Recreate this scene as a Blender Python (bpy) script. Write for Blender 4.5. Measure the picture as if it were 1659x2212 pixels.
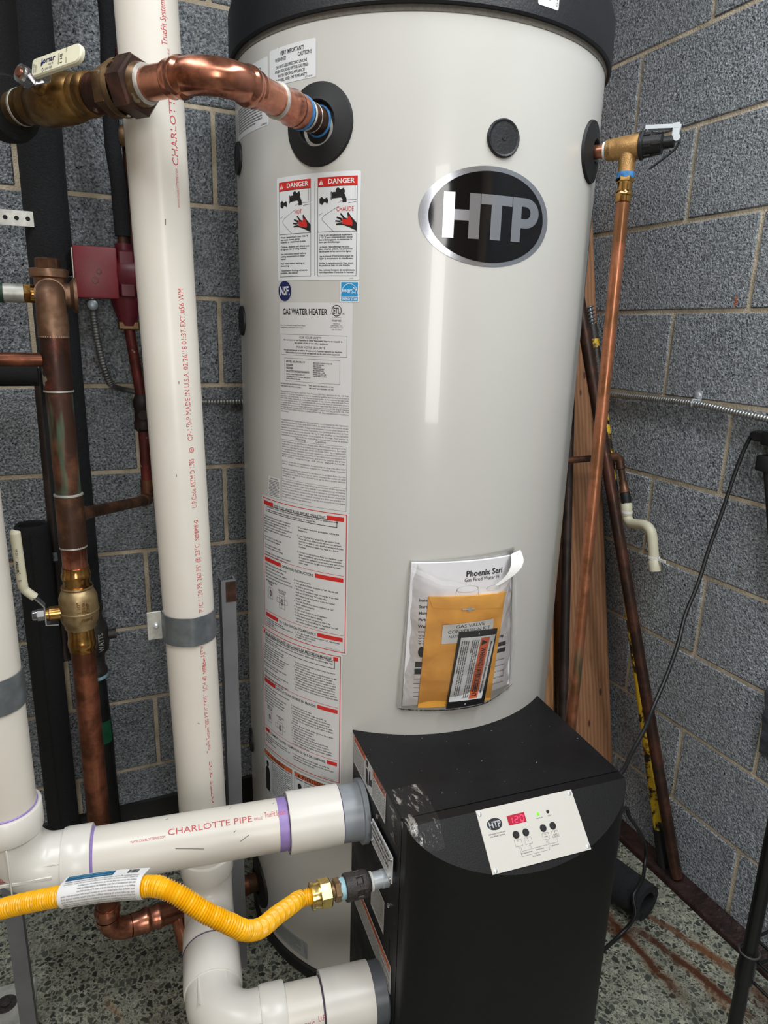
import bpy, bmesh, math, random
from mathutils import Vector as V, Matrix
from mathutils.geometry import tessellate_polygon
for o in list(bpy.data.objects): bpy.data.objects.remove(o, do_unlink=True)
scene = bpy.context.scene
COL = scene.collection
R = math.radians
random.seed(7)

# ------------------------------------------------------------------ camera
def cam_axes(yaw, pitch, roll):
    cy, sy, cp, sp = math.cos(yaw), math.sin(yaw), math.cos(pitch), math.sin(pitch)
    f = V((sy*cp, cy*cp, -sp)); r = V((cy, -sy, 0)); d = f.cross(r)
    cr, sr = math.cos(roll), math.sin(roll)
    return cr*r+sr*d, -sr*r+cr*d, f
rgt, dwn, fwd = cam_axes(.4246, .2585, -.0276)
EYE = V((0, 0, 1.3607))
cd = bpy.data.cameras.new('camera'); cam = bpy.data.objects.new('camera', cd); COL.objects.link(cam)
cd.sensor_fit = 'VERTICAL'; cd.sensor_height = 36; cd.lens = 1484.36/2212*36; cd.clip_start = .02
cam.matrix_world = Matrix(((rgt.x, -dwn.x, -fwd.x, EYE.x), (rgt.y, -dwn.y, -fwd.y, EYE.y), (rgt.z, -dwn.z, -fwd.z, EYE.z), (0, 0, 0, 1)))
scene.camera = cam

# ------------------------------------------------------------------ world, lamps, exposure
w = bpy.data.worlds.new('world'); scene.world = w; w.use_nodes = True
w.node_tree.nodes['Background'].inputs[0].default_value = (.75, .85, 1, 1)
w.node_tree.nodes['Background'].inputs[1].default_value = .09
def area(name, loc, target, sx, sy, power, color):
    l = bpy.data.lights.new(name, 'AREA'); l.shape = 'RECTANGLE'; l.size = sx; l.size_y = sy; l.energy = power; l.color = color
    o = bpy.data.objects.new(name, l); COL.objects.link(o); o.location = loc
    o.rotation_euler = (V(target)-V(loc)).to_track_quat('-Z', 'Y').to_euler(); return o
area('ceiling_lamp', (.30, -.55, 2.66), (.30, -.54, 0), 1.2, .30, 15, (.95, .98, 1))
area('ceiling_lamp_right', (.90, .15, 2.66), (.90, .16, 0), .25, 1.2, 29, (.95, .98, 1))
area('ceiling_lamp_left', (-.42, .45, 2.66), (-.42, .46, 0), .25, 1.2, 25, (.95, .98, 1))
area('doorway_daylight', (-.03, -2.20, 1.55), (.05, 1, 1.55), .50, 1.5, 31, (1, .97, .93))
vs = scene.view_settings
vs.view_transform = 'Standard'; vs.look = 'None'; vs.gamma = 1; vs.use_curve_mapping = False; vs.exposure = -.25

# ------------------------------------------------------------------ helpers
WL = {}
def basis(a):
    a = V(a).normalized(); t = V((0, 0, 1)) if abs(a.z) < .9 else V((1, 0, 0))
    x = t.cross(a).normalized(); return x, a.cross(x).normalized(), a
class MB:
    def __init__(s): s.v = []; s.f = []
    def add(s, vs, fs):
        b = len(s.v); s.v += [tuple(p) for p in vs]; s.f += [tuple(i+b for i in f) for f in fs]; return s
    def box(s, c, size, ex=(1, 0, 0), ey=(0, 1, 0), ch=0):
        c = V(c); ex = V(ex).normalized(); ey = V(ey).normalized(); ez = ex.cross(ey); a, b, d = [q/2 for q in size]
        if ch <= 0:
            vs = [c+ex*x*a+ey*y*b+ez*z*d for z in (-1, 1) for y in (-1, 1) for x in (-1, 1)]
            return s.add(vs, [(0, 2, 3, 1), (4, 5, 7, 6), (0, 1, 5, 4), (2, 6, 7, 3), (0, 4, 6, 2), (1, 3, 7, 5)])
        m = bmesh.new(); bmesh.ops.create_cube(m, size=1)
        for v in m.verts: v.co = V((v.co.x*a*2, v.co.y*b*2, v.co.z*d*2))
        bmesh.ops.bevel(m, geom=m.edges[:], offset=ch, segments=1 if ch < .004 else 2, affect='EDGES', profile=.5)
        m.verts.ensure_lookup_table()
        s.add([c+ex*v.co.x+ey*v.co.y+ez*v.co.z for v in m.verts], [[v.index for v in f.verts] for f in m.faces]); m.free(); return s
    def lathe(s, prof, o, ax, n=32, cap=True, ref=None):
        x, y, a = basis(ax); o = V(o)
        if ref is not None:
            y = a.cross(V(ref)).normalized(); x = y.cross(a)
        vs = []; k = len(prof)
        for t, r in prof:
            for i in range(n):
                q = 2*math.pi*i/n; vs.append(o+a*t+(x*math.cos(q)+y*math.sin(q))*r)
        fs = [(j*n+i, j*n+(i+1) % n, (j+1)*n+(i+1) % n, (j+1)*n+i) for j in range(k-1) for i in range(n)]
        if cap:
            if prof[0][1] > 1e-6: fs.append(tuple(range(n-1, -1, -1)))
            if prof[-1][1] > 1e-6: fs.append(tuple((k-1)*n+i for i in range(n)))
        return s.add(vs, fs)
    def cyl(s, p, q, r, n=24, r2=None, cap=True):
        p = V(p); q = V(q); return s.lathe([(0, r), ((q-p).length, r if r2 is None else r2)], p, q-p, n, cap)
    def tube(s, path, r, n=16, cap=True):
        P = [V(p) for p in path]; m = len(P); rr = r if isinstance(r, (list, tuple)) else [r]*m
        T = [(P[min(i+1, m-1)]-P[max(i-1, 0)]).normalized() for i in range(m)]
        x, y, _ = basis(T[0]); vs = []
        for i in range(m):
            x = (x-T[i]*x.dot(T[i])).normalized(); y = T[i].cross(x)
            for k in range(n):
                q = 2*math.pi*k/n; vs.append(P[i]+(x*math.cos(q)+y*math.sin(q))*rr[i])
        fs = [(j*n+i, j*n+(i+1) % n, (j+1)*n+(i+1) % n, (j+1)*n+i) for j in range(m-1) for i in range(n)]
        if cap: fs += [tuple(range(n-1, -1, -1)), tuple((m-1)*n+i for i in range(n))]
        return s.add(vs, fs)
    def prism(s, pts, o, ex, ey, d):
        o = V(o); ex = V(ex); ey = V(ey); ez = ex.cross(ey).normalized(); n = len(pts)
        a = [o+ex*p[0]+ey*p[1] for p in pts]; b = [p+ez*d for p in a]
        return s.add(a+b, [tuple(range(n-1, -1, -1)), tuple(range(n, 2*n))]+[(i, (i+1) % n, n+(i+1) % n, n+i) for i in range(n)])
    def mesh(s, name, off=V((0, 0, 0)), smooth=35):
        me = bpy.data.meshes.new(name); me.from_pydata([V(p)-off for p in s.v], [], s.f)
        if smooth:
            me.polygons.foreach_set('use_smooth', [True]*len(me.polygons)); me.set_sharp_from_angle(angle=R(smooth))
        me.update(); return me
    def islands(s):
        par = list(range(len(s.v)))
        def fd(i):
            while par[i] != i: par[i] = par[par[i]]; i = par[i]
            return i
        for f in s.f:
            for i in f[1:]: par[fd(i)] = fd(f[0])
        gr = {}
        for f in s.f: gr.setdefault(fd(f[0]), []).append(f)
        for fs in gr.values():
            ix = {}; m = MB()
            for f in fs:
                for i in f:
                    if i not in ix: ix[i] = len(m.v); m.v.append(s.v[i])
            m.f = [tuple(ix[i] for i in f) for f in fs]; yield m
    def each(s, name, mat, parent, **k): return [m.build(name, mat, parent, **k) for m in s.islands()]
    def build(s, name, mat, parent=None, at=None, smooth=35, label=None):
        off = WL[parent.name] if parent else V(at if at is not None else (0, 0, 0))
        me = s.mesh(name, off, smooth); me.materials.append(mat)
        o = bpy.data.objects.new(name, me); COL.objects.link(o)
        if parent: o.parent = parent
        else: o.location = off
        WL[o.name] = off
        if label: o['label'] = label
        return o
def thing(name, label, cat, at=(0, 0, 0), group=None):
    o = bpy.data.objects.new(name, None); COL.objects.link(o); o.location = at; o.empty_display_size = .05
    WL[o.name] = V(at); return tag(o, label, cat, group)
def tag(o, label, cat, group=None):
    o['label'] = label; o['category'] = cat
    if group: o['group'] = group
    return o
def structure(o): o['kind'] = 'structure'; return o
def bend(p, d1, d2, r, n=8):
    """points round a corner p, coming along d1 and leaving along d2"""
    p = V(p); d1 = V(d1).normalized(); d2 = V(d2).normalized(); th = d1.angle(d2); t = r*math.tan(th/2)
    a = p-d1*t; nrm = (d2-d1*d1.dot(d2)).normalized(); c = a+nrm*r
    return [c+(-nrm*math.cos(th*i/n)+d1*math.sin(th*i/n))*r for i in range(n+1)]
def smooth_path(pts, k=8):
    P = [V(p) for p in pts]; P = [P[0]*2-P[1]]+P+[P[-1]*2-P[-2]]; out = []
    for i in range(1, len(P)-2):
        for j in range(k):
            t = j/k; a, b, c, d = P[i-1:i+3]
            out.append(.5*((2*b)+(c-a)*t+(2*a-5*b+4*c-d)*t*t+(3*b-a-3*c+d)*t**3))
    return out+[P[-2]]
def resample(path, step):
    out = [path[0]]; acc = 0
    for a, b in zip(path, path[1:]):
        L = (b-a).length; t = step-acc
        while t <= L: out.append(a+(b-a)*(t/L)); t += step
        acc = L-(t-step)
    return out

# ------------------------------------------------------------------ materials
def srgb(c):
    return tuple(((x/255)/12.92 if x/255 <= .04045 else ((x/255+.055)/1.055)**2.4) for x in c)+(1,)
class NT:
    def __init__(s, name):
        s.m = bpy.data.materials.new(name); s.m.use_nodes = True; s.t = s.m.node_tree; s.b = s.t.nodes['Principled BSDF']; s._pos = None
    def n(s, typ, **kw):
        q = s.t.nodes.new('ShaderNode'+typ)
        for k, v in kw.items():
            if k[0] == '_': setattr(q, k[1:], v)
            else: s.set(q.inputs[k.replace('__', ' ')], v)
        return q
    def set(s, inp, v):
        if hasattr(v, 'bl_rna') and isinstance(v, bpy.types.NodeSocket): s.t.links.new(v, inp)
        else: inp.default_value = v
    @property
    def pos(s):
        if s._pos is None: s._pos = s.t.nodes.new('ShaderNodeNewGeometry').outputs['Position']
        return s._pos
    def noise(s, scale, detail=3, rough=.55, vec=None, **k):
        q = s.n('TexNoise', Scale=scale, Detail=detail, Roughness=rough); s.set(q.inputs['Vector'], vec or s.pos); return q.outputs['Fac']
    def vor(s, scale, feature='F1', vec=None, out='Distance'):
        q = s.n('TexVoronoi', _feature=feature, Scale=scale); s.set(q.inputs['Vector'], vec or s.pos); return q.outputs[out]
    def ramp(s, fac, stops):
        q = s.n('ValToRGB'); s.set(q.inputs[0], fac); e = q.color_ramp.elements
        while len(e) < len(stops): e.new(.5)
        for i, (p, c) in enumerate(stops): e[i].position = p; e[i].color = c if len(c) == 4 else (*c, 1)
        return q.outputs[0]
    def step(s, fac, lo, hi, a=0, b=1):
        q = s.n('MapRange', _interpolation_type='SMOOTHSTEP'); s.set(q.inputs[0], fac)
        for i, x in zip((1, 2, 3, 4), (lo, hi, a, b)): q.inputs[i].default_value = x
        return q.outputs[0]
    def mix(s, f, a, b, mode='MIX'):
        q = s.n('MixRGB', _blend_type=mode); s.set(q.inputs[0], f); s.set(q.inputs[1], a); s.set(q.inputs[2], b); return q.outputs[0]
    def math(s, op, a, b=0.0, c=0.0):
        q = s.n('Math', _operation=op); s.set(q.inputs[0], a); s.set(q.inputs[1], b); s.set(q.inputs[2], c); return q.outputs[0]
    def stretch(s, sc):
        q = s.n('VectorMath', _operation='MULTIPLY'); s.set(q.inputs[0], s.pos); q.inputs[1].default_value = sc; return q.outputs[0]
    def bump(s, h, dist=.001, strength=1):
        q = s.n('Bump', Strength=strength, Distance=dist); s.set(q.inputs['Height'], h); s.t.links.new(q.outputs[0], s.b.inputs['Normal'])
    def out(s, color=None, rough=None, metal=None, spec=None, coat=None):
        for k, v in (('Base Color', color), ('Roughness', rough), ('Metallic', metal), ('Specular IOR Level', spec), ('Coat Weight', coat)):
            if v is not None: s.set(s.b.inputs[k], v)
        return s.m
M = {}
def simple(name, c, rough=.5, metal=0, var=.12, vs=60, bump=0, bs=400, spec=None, coat=None):
    t = NT(name); a = srgb(c)
    d = tuple(x*(1-var) for x in a[:3])+(1,); l = tuple(min(1, x*(1+var)) for x in a[:3])+(1,)
    col = t.ramp(t.noise(vs, 4), [(.3, d), (.7, l)]) if var else a
    if bump: t.bump(t.noise(bs, 2), bump)
    M[name] = t.out(col, rough, metal, spec, coat); return M[name]
def block_mat():
    t = NT('block'); p = t.pos
    n1 = t.noise(215, 3, .62); n2 = t.noise(420, 2, .6); big = t.noise(5, 3)
    v = t.vor(170, 'F1')
    h = t.math('ADD', t.math('MULTIPLY', n1, 1.0), t.math('MULTIPLY', n2, .5))
    h = t.math('SUBTRACT', h, t.math('MULTIPLY', v, .35))
    c = t.ramp(n1, [(.32, srgb((62, 67, 72))), (.45, srgb((134, 141, 148))), (.56, srgb((172, 178, 185))), (.70, srgb((222, 228, 231)))])
    c = t.mix(t.step(big, .35, .7, 0, .35), c, srgb((146, 150, 152)))
    c = t.mix(t.step(t.noise(17, 2), .66, .74, 0, .3), c, srgb((120, 112, 98)))
    pits = t.step(t.noise(120, 2, .7), .27, .36, 1, 0)
    c = t.mix(pits, c, srgb((28, 30, 33)))
    t.bump(h, .0085, 1); M['block'] = t.out(c, .75, spec=.35)
block_mat()
t = NT('mortar'); c = t.ramp(t.noise(25, 4), [(.3, srgb((172, 158, 136))), (.7, srgb((216, 202, 178)))]); t.bump(t.noise(220, 3), .003); M['mortar'] = t.out(c, .85)
def floor_mat():
    t = NT('terrazzo'); p = t.pos
    wob = t.n('VectorMath', _operation='ADD'); t.set(wob.inputs[0], p)
    nz = t.n('TexNoise', Scale=55, Detail=2); t.set(nz.inputs['Vector'], p); sc = t.n('VectorMath', _operation='SCALE'); t.set(sc.inputs[0], nz.outputs['Color']); sc.inputs['Scale'].default_value = .012
    t.set(wob.inputs[1], sc.outputs[0]); q = wob.outputs[0]
    base = t.ramp(t.noise(40, 4), [(.3, srgb((126, 128, 114))), (.7, srgb((172, 174, 158)))])
    def chips(scale, thr, cut, c1, c2, under):
        e = t.vor(scale, 'DISTANCE_TO_EDGE', q); cell = t.n('TexVoronoi', Scale=scale); t.set(cell.inputs['Vector'], q)
        sep = t.n('SeparateColor'); t.set(sep.inputs[0], cell.outputs['Color'])
        inside = t.step(e, thr, thr*1.35); pick = t.step(sep.outputs[0], cut-.01, cut+.01)
        col = t.mix(sep.outputs[1], c1, c2); return t.mix(t.math('MULTIPLY', inside, pick), under, col)
    c = chips(300, .09, .35, srgb((70, 74, 68)), srgb((150, 148, 132)), base)
    c = chips(150, .10, .30, srgb((40, 46, 42)), srgb((128, 132, 120)), c)
    c = chips(78, .13, .55, srgb((28, 33, 31)), srgb((84, 90, 84)), c)
    c = t.mix(t.step(t.noise(3, 4), .4, .75, 0, .25), c, srgb((110, 104, 84)))
    sep = t.n('SeparateXYZ'); t.set(sep.inputs[0], p)
    def streak(a, b, wd, amt, under, col):
        ax, ay = a; bx, by = b; L = math.hypot(bx-ax, by-ay); dx, dy = (bx-ax)/L, (by-ay)/L
        u = t.math('ADD', t.math('MULTIPLY', t.math('SUBTRACT', sep.outputs[0], ax), dx), t.math('MULTIPLY', t.math('SUBTRACT', sep.outputs[1], ay), dy))
        v = t.math('SUBTRACT', t.math('MULTIPLY', t.math('SUBTRACT', sep.outputs[0], ax), dy), t.math('MULTIPLY', t.math('SUBTRACT', sep.outputs[1], ay), dx))
        v = t.math('ABSOLUTE', t.math('ADD', v, t.math('MULTIPLY', t.math('SUBTRACT', t.noise(18, 4), .5), wd*2.2)))
        m = t.math('MULTIPLY', t.step(v, wd*.35, wd, 1, 0), t.math('MULTIPLY', t.step(u, -.05, .02), t.step(u, L-.05, L+.05, 1, 0)))
        m = t.math('MULTIPLY', m, t.step(t.noise(60, 4), .25, .5, amt*.45, amt))
        return t.mix(m, under, col)
    for a, b, wd, am, col in STREAKS: c = streak(a, b, wd, am, c, srgb(col))
    t.bump(t.noise(150, 3), .0006); M['terrazzo'] = t.out(c, t.step(t.noise(9, 3), .3, .7, .3, .55))
RUST, RUST2 = (74, 38, 20), (112, 74, 44)
STREAKS = [((1.085, 1.02), (1.085, .79), .022, .55, RUST2), ((1.083, 1.005), (1.084, .797), .012, .95, RUST), ((1.15, .84), (1.165, .70), .030, .6, RUST2), ((1.126, .936), (1.185, .70), .014, .95, RUST),
           ((1.176, .975), (1.25, .77), .012, .85, (92, 52, 28)), ((1.22, .86), (1.255, .72), .022, .6, RUST2), ((1.05, .985), (1.12, .945), .025, .8, RUST), ((1.25, .76), (1.235, .68), .03, .75, RUST), ((-.03, 1.22), (-.02, 1.20), .01, .5, (150, 100, 50))]
floor_mat()
S = simple
S('jacket', (198, 197, 192), .25, var=.02, vs=4, coat=.25)
S('black_plastic', (18, 19, 22), .45, var=.25, vs=30, bump=.0004, bs=300)
S('rubber', (17, 18, 20), .6, var=.2)
S('cap_black', (21, 23, 28), .5, var=.25, vs=12, bump=.0005, bs=250)
S('black_gap', (8, 8, 9), .8, var=0)
S('foam_seam', (104, 101, 94), .9, var=.15, vs=150, bump=.001)
def box_black():
    t = NT('box_black'); c = srgb((15, 16, 19))
    c = t.mix(t.step(t.noise(9, 4), .5, .75, 0, .35), c, srgb((30, 31, 34)))
    c = t.mix(t.step(t.noise(150, 2, .5), .735, .755), c, srgb((150, 150, 150)))
    t.bump(t.noise(700, 2), .0003); M['box_black'] = t.out(c, t.step(t.noise(12, 3), .3, .7, .42, .58), spec=.3)
box_black()
S('front_black', (8, 8, 10), .5, var=.2, vs=20, bump=.0003, bs=700, spec=.35)
S('pvc', (222, 217, 207), .32, var=.035, vs=9)
S('pvc_fit', (224, 221, 214), .30, var=.03, vs=12)
S('purple', (150, 128, 190), .4, var=.1)
S('purple_dark', (84, 62, 98), .45, var=.2)
S('grey_pvc', (138, 144, 150), .32, var=.04, vs=15)
S('dark_grey_pvc', (88, 92, 98), .35, var=.05)
S('yellow', (240, 178, 14), .28, var=.06, vs=30)
S('foam', (27, 29, 33), .92, var=.35, vs=220, bump=.0018, bs=330)
S('foam_dark', (17, 18, 20), .92, var=.3, vs=220, bump=.0012, bs=330)
S('tape_black', (22, 23, 25), .5, var=.4, vs=25, bump=.003, bs=40)
S('galv', (132, 140, 146), .42, .75, var=.2, vs=45)
S('galv_light', (190, 190, 184), .45, .5, var=.22, vs=60)
S('zinc', (212, 220, 226), .38, .6, var=.06)
S('chrome', (205, 205, 210), .14, 1, var=.05)
S('steel_grey', (104, 105, 108), .5, var=.12, vs=14)
S('steel_dark', (58, 57, 58), .55, var=.2, vs=14)
S('armour', (176, 178, 178), .32, .85, var=.12, vs=90)
S('flex', (110, 112, 112), .45, .7, var=.35, vs=70)
S('red', (128, 40, 50), .42, var=.1, vs=25, bump=.0002, bs=500)
S('red_dark', (100, 30, 44), .38, var=.2, vs=40)
S('white_plastic', (232, 232, 230), .4, var=.02)
S('cream_grip', (226, 222, 196), .35, var=.03)
S('old_pvc', (206, 202, 178), .45, var=.06, vs=30)
S('label', (214, 214, 214), .34, var=.015)
S('sticker', (224, 227, 229), .3, var=.01)
S('silver_label', (182, 186, 190), .28, .35, var=.04)
S('ink', (26, 26, 28), .5, var=0)
S('ink_soft', (44, 44, 48), .5, var=0)
S('ink_fine', (66, 66, 72), .5, var=0)
S('red_ink', (196, 74, 80), .5, var=.15, vs=200)
S('red_print', (206, 42, 38), .4, var=.03)
S('orange_print', (214, 104, 58), .4, var=.04)
S('navy', (26, 36, 92), .4, var=0)
S('blue_print', (36, 146, 204), .4, var=0)
S('teal_print', (22, 92, 136), .4, var=0)
S('teal_light', (130, 190, 204), .4, var=0)
S('white_print', (232, 232, 232), .4, var=0)
S('paper', (226, 226, 230), .6, var=.015)
S('manila', (240, 172, 70), .5, var=.06, vs=22)
S('manila_flap', (246, 180, 78), .48, var=.06, vs=22)
S('plate_black', (24, 24, 26), .38, var=.1)
S('panel_white', (208, 205, 198), .42, var=.01)
S('logo_black', (8, 9, 13), .09, var=0)
def mirror(name, c, rough):
    t = NT(name); M[name] = t.out(srgb(c), rough, .8)
mirror('logo_silver', (170, 174, 182), .22)
S('silver_print', (190, 194, 200), .35, .3, var=.03)
S('blue_tape', (62, 128, 188), .5, var=.35, vs=160)
S('pale_tape', (150, 190, 202), .5, var=.2, vs=160)
S('ptfe', (226, 226, 222), .5, var=.05, vs=120)
S('brass_rough', (172, 134, 84), .48, .65, var=.12, vs=160, bump=.0006, bs=500)
S('iron', (58, 54, 52), .5, .3, var=.3, vs=120, bump=.0012, bs=260)
S('curb', (38, 24, 22), .35, var=.6, vs=24, bump=.002, bs=60)
S('shade_black', (24, 24, 25), .45, var=.3, vs=20)
S('paint_wall', (164, 140, 114), .8, var=.08, vs=6)
S('ceiling_white', (205, 205, 200), .8, var=.03)
S('white_jug', (226, 230, 236), .35, var=.01)
S('jug_blue', (40, 60, 130), .4, var=.03)
S('post_black', (16, 16, 17), .4, var=.3, vs=60)
S('cord', (22, 22, 24), .42, var=.1)
S('green_tag', (26, 92, 62), .5, var=.25, vs=60)
S('green_label', (28, 62, 46), .5, var=.2)
S('amber', (208, 168, 84), .4, .4, var=.1)
S('poly', (60, 64, 70), .3, var=.5, vs=30, bump=.004, bs=30)
def copper(name, base, dark, amt, rough=.3, green=0, flux=0, metal=.9):
    t = NT(name)
    c = t.mix(t.step(t.noise(14, 5, .65), .62-amt*.5, .72-amt*.3), srgb(base), srgb(dark))
    c = t.mix(t.math('MULTIPLY', t.step(t.noise(70, 4), .4, .7), .35), c, srgb(dark))
    if green: c = t.mix(t.step(t.noise(22, 3, vec=t.stretch((1, 1, .16))), .66-green*.1, .72-green*.1, 0, .8), c, srgb((86, 112, 92)))
    if flux: c = t.mix(t.step(t.noise(30, 4), .66-flux*.1, .7-flux*.1, 0, .75), c, srgb((176, 166, 150)))
    rr = t.step(t.noise(30, 4), .3, .8, rough-.05, rough+.2)
    M[name] = t.out(c, rr, metal)
copper('copper', (192, 130, 106), (136, 86, 68), .25, .26)
copper('copper_press', (190, 126, 102), (122, 74, 58), .3, .22)
copper('copper_used', (158, 98, 74), (104, 64, 48), .45, .34, metal=.8)
copper('copper_drain', (180, 118, 88), (140, 96, 66), .4, .34, green=.25, metal=.8)
copper('copper_old', (120, 78, 56), (74, 50, 40), .5, .48, green=.45, metal=.5)
copper('copper_patchy', (128, 66, 48), (62, 42, 36), .55, .4, flux=.35, metal=.55)
copper('copper_brown', (120, 82, 58), (72, 50, 38), .5, .42, metal=.5)
copper('copper_dark', (92, 58, 46), (56, 40, 33), .5, .4, metal=.5)
copper('bronze', (150, 118, 96), (112, 82, 62), .45, .4, metal=.6)
copper('brass_old', (166, 130, 78), (104, 78, 46), .5, .32, metal=.85)
copper('brass_dull', (150, 122, 88), (98, 76, 54), .5, .38, flux=.15, metal=.7)
copper('brass_body', (172, 150, 112), (130, 108, 74), .3, .36, metal=.75)
copper('brass_shiny', (190, 148, 88), (128, 88, 48), .35, .18, metal=1)
copper('brass_nut', (224, 198, 118), (150, 110, 84), .3, .22, metal=1)
copper('iron_brown', (62, 48, 42), (40, 32, 30), .5, .5, metal=.3)
copper('red_pipe', (122, 52, 46), (84, 36, 34), .5, .45, flux=.15, metal=.4)
def wood(name, lo, hi, dark):
    t = NT(name); g = t.noise(1, 5, .6, vec=t.stretch((60, 60, 2.2)))
    ws = t.n('TexWave', Scale=1, Distortion=5, Detail=3); ws.wave_type = 'BANDS'; ws.bands_direction = 'X'; t.set(ws.inputs['Vector'], t.stretch((26, 26, .9)))
    c = t.mix(t.step(ws.outputs['Fac'], .1, .95), srgb(lo), srgb(hi)); c = t.mix(t.step(g, .5, .75, 0, .55), c, srgb(dark))
    c = t.mix(t.step(t.vor(7, vec=t.stretch((2.2, 2.2, .8))), .05, .09, .85, 0), c, srgb((64, 36, 22)))
    t.bump(g, .001); M[name] = t.out(c, .6)
wood('lumber', (138, 98, 70), (156, 114, 82), (98, 66, 45))
wood('lumber_dark', (112, 72, 48), (146, 98, 62), (74, 44, 28))
wood('lumber_light', (164, 118, 78), (188, 140, 96), (120, 80, 50))
def pole_paint():
    t = NT('pole_paint'); f = t.noise(26, 5, .7)
    c = t.mix(t.step(f, .47, .55), srgb((214, 176, 40)), srgb((34, 28, 22)))
    c = t.mix(t.step(t.noise(45, 3), .6, .68, 0, .7), c, srgb((96, 62, 28))); M['pole_paint'] = t.out(c, .5)
pole_paint()
S('pole_yellow', (222, 186, 34), .4, var=.05)
def clear(name, tint, milky, wr):
    t = NT(name); tr = t.n('BsdfTransparent'); g = t.n('BsdfGlossy', Roughness=.12); d = t.n('BsdfDiffuse'); d.inputs[0].default_value = tint
    fr = t.n('Fresnel', IOR=1.22); b = t.n('Bump', Distance=.004, Strength=1); t.set(b.inputs['Height'], t.noise(wr, 3, vec=t.stretch((1, 1, .6))))
    for q in (g, fr): t.t.links.new(b.outputs[0], q.inputs['Normal'])
    m1 = t.n('MixShader'); m1.inputs[0].default_value = milky; t.t.links.new(tr.outputs[0], m1.inputs[1]); t.t.links.new(d.outputs[0], m1.inputs[2])
    m2 = t.n('MixShader'); t.set(m2.inputs[0], fr.outputs[0]); t.t.links.new(m1.outputs[0], m2.inputs[1]); t.t.links.new(g.outputs[0], m2.inputs[2])
    t.t.links.new(m2.outputs[0], t.t.nodes['Material Output'].inputs[0]); M[name] = t.m
clear('film', (.8, .8, .8, 1), .03, 34)
clear('film_edge', (.8, .8, .81, 1), .24, 60)
def tape_mat():
    t = NT('clear_tape'); tr = t.n('BsdfTransparent'); g = t.n('BsdfGlossy', Roughness=.2); d = t.n('BsdfDiffuse'); d.inputs[0].default_value = (.5, .48, .44, 1)
    wv = t.noise(60, 5, .7, vec=t.stretch((1, .35, .6))); f = t.step(wv, .54, .63, .02, .6)
    b = t.n('Bump', Distance=.004, Strength=1); t.set(b.inputs['Height'], wv); t.t.links.new(b.outputs[0], g.inputs['Normal'])
    m0 = t.n('MixShader'); m0.inputs[0].default_value = .4; t.t.links.new(d.outputs[0], m0.inputs[1]); t.t.links.new(g.outputs[0], m0.inputs[2])
    m1 = t.n('MixShader'); t.set(m1.inputs[0], f); t.t.links.new(tr.outputs[0], m1.inputs[1]); t.t.links.new(m0.outputs[0], m1.inputs[2])
    t.t.links.new(m1.outputs[0], t.t.nodes['Material Output'].inputs[0]); M['clear_tape'] = t.m
tape_mat()
def glow(name, c, s):
    t = NT(name); t.b.inputs['Emission Color'].default_value = srgb(c); t.b.inputs['Emission Strength'].default_value = s; M[name] = t.out(srgb(c), .4)
glow('led_red', (255, 60, 110), 1.6); glow('led_bg', (150, 8, 40), .55); glow('led_green', (110, 220, 40), 1.0)

# ------------------------------------------------------------------ lettering: every glyph becomes a small flat mesh once
CHARS = sorted(set("ABCDEFGHIJKLMNOPQRSTUVWXYZabcdefghijklmnopqrstuvwxyz0123456789 .,:;!?'\"-/()@#&*+=°®éèêÉàûùâçô»«"))
GL = {}
def make_glyphs():
    tmp = []
    for bold in (0, 1):
        for ch in CHARS:
            for body in (ch, 'H'+ch+'H'):
                cu = bpy.data.curves.new('glyph', 'FONT'); cu.body = body; cu.resolution_u = 2; cu.offset = .022*bold
                o = bpy.data.objects.new('glyph', cu); COL.objects.link(o); tmp.append((bold, ch, body, o))
    cu = bpy.data.curves.new('glyph', 'FONT'); cu.body = 'HH'; ohh = bpy.data.objects.new('glyph', cu); COL.objects.link(ohh)
    dg = bpy.context.evaluated_depsgraph_get(); dg.update()
    def data(o):
        e = o.evaluated_get(dg); me = e.to_mesh(); vs = [(v.co.x, v.co.y) for v in me.vertices]; fs = [tuple(p.vertices) for p in me.polygons]; e.to_mesh_clear(); return vs, fs
    hh = max(v[0] for v in data(ohh)[0])
    for bold, ch, body, o in tmp:
        vs, fs = data(o); g = GL.setdefault((ch, bold), [None, None, 0])
        if body == ch and len(body) == 1: g[0], g[1] = vs, fs
        else: g[2] = max(v[0] for v in vs)-hh-.04*bold*.5
    for _, _, _, o in tmp: bpy.data.objects.remove(o, do_unlink=True)
    bpy.data.objects.remove(ohh, do_unlink=True)
make_glyphs()
CAPH = max(v[1] for v in GL[('H', 0)][0])
def width(s, bold=0): return sum(GL[(c, bold)][2] if (c, bold) in GL else .5 for c in s)/CAPH
class Plane:
    def __init__(s, o, ex, ey): s.o = V(o); s.ex = V(ex).normalized(); s.ey = V(ey).normalized(); s.n = s.ex.cross(s.ey)
    def at(s, x, y, h=0): return s.o+s.ex*x+s.ey*y+s.n*h
    def sub(s): return 1
class Round:
    """surface of a pipe or tank: x along ex-arc or along the axis"""
    def __init__(s, c, axis, ref, r, along=False): s.c = V(c); s.a = V(axis).normalized(); s.e = V(ref).normalized(); s.f = s.a.cross(s.e); s.r = r; s.al = along
    def at(s, x, y, h=0):
        if s.al: th, z = -y/s.r, x
        else: th, z = x/s.r, y
        return s.c+s.a*z+(s.e*math.cos(th)+s.f*math.sin(th))*(s.r+h)
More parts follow.
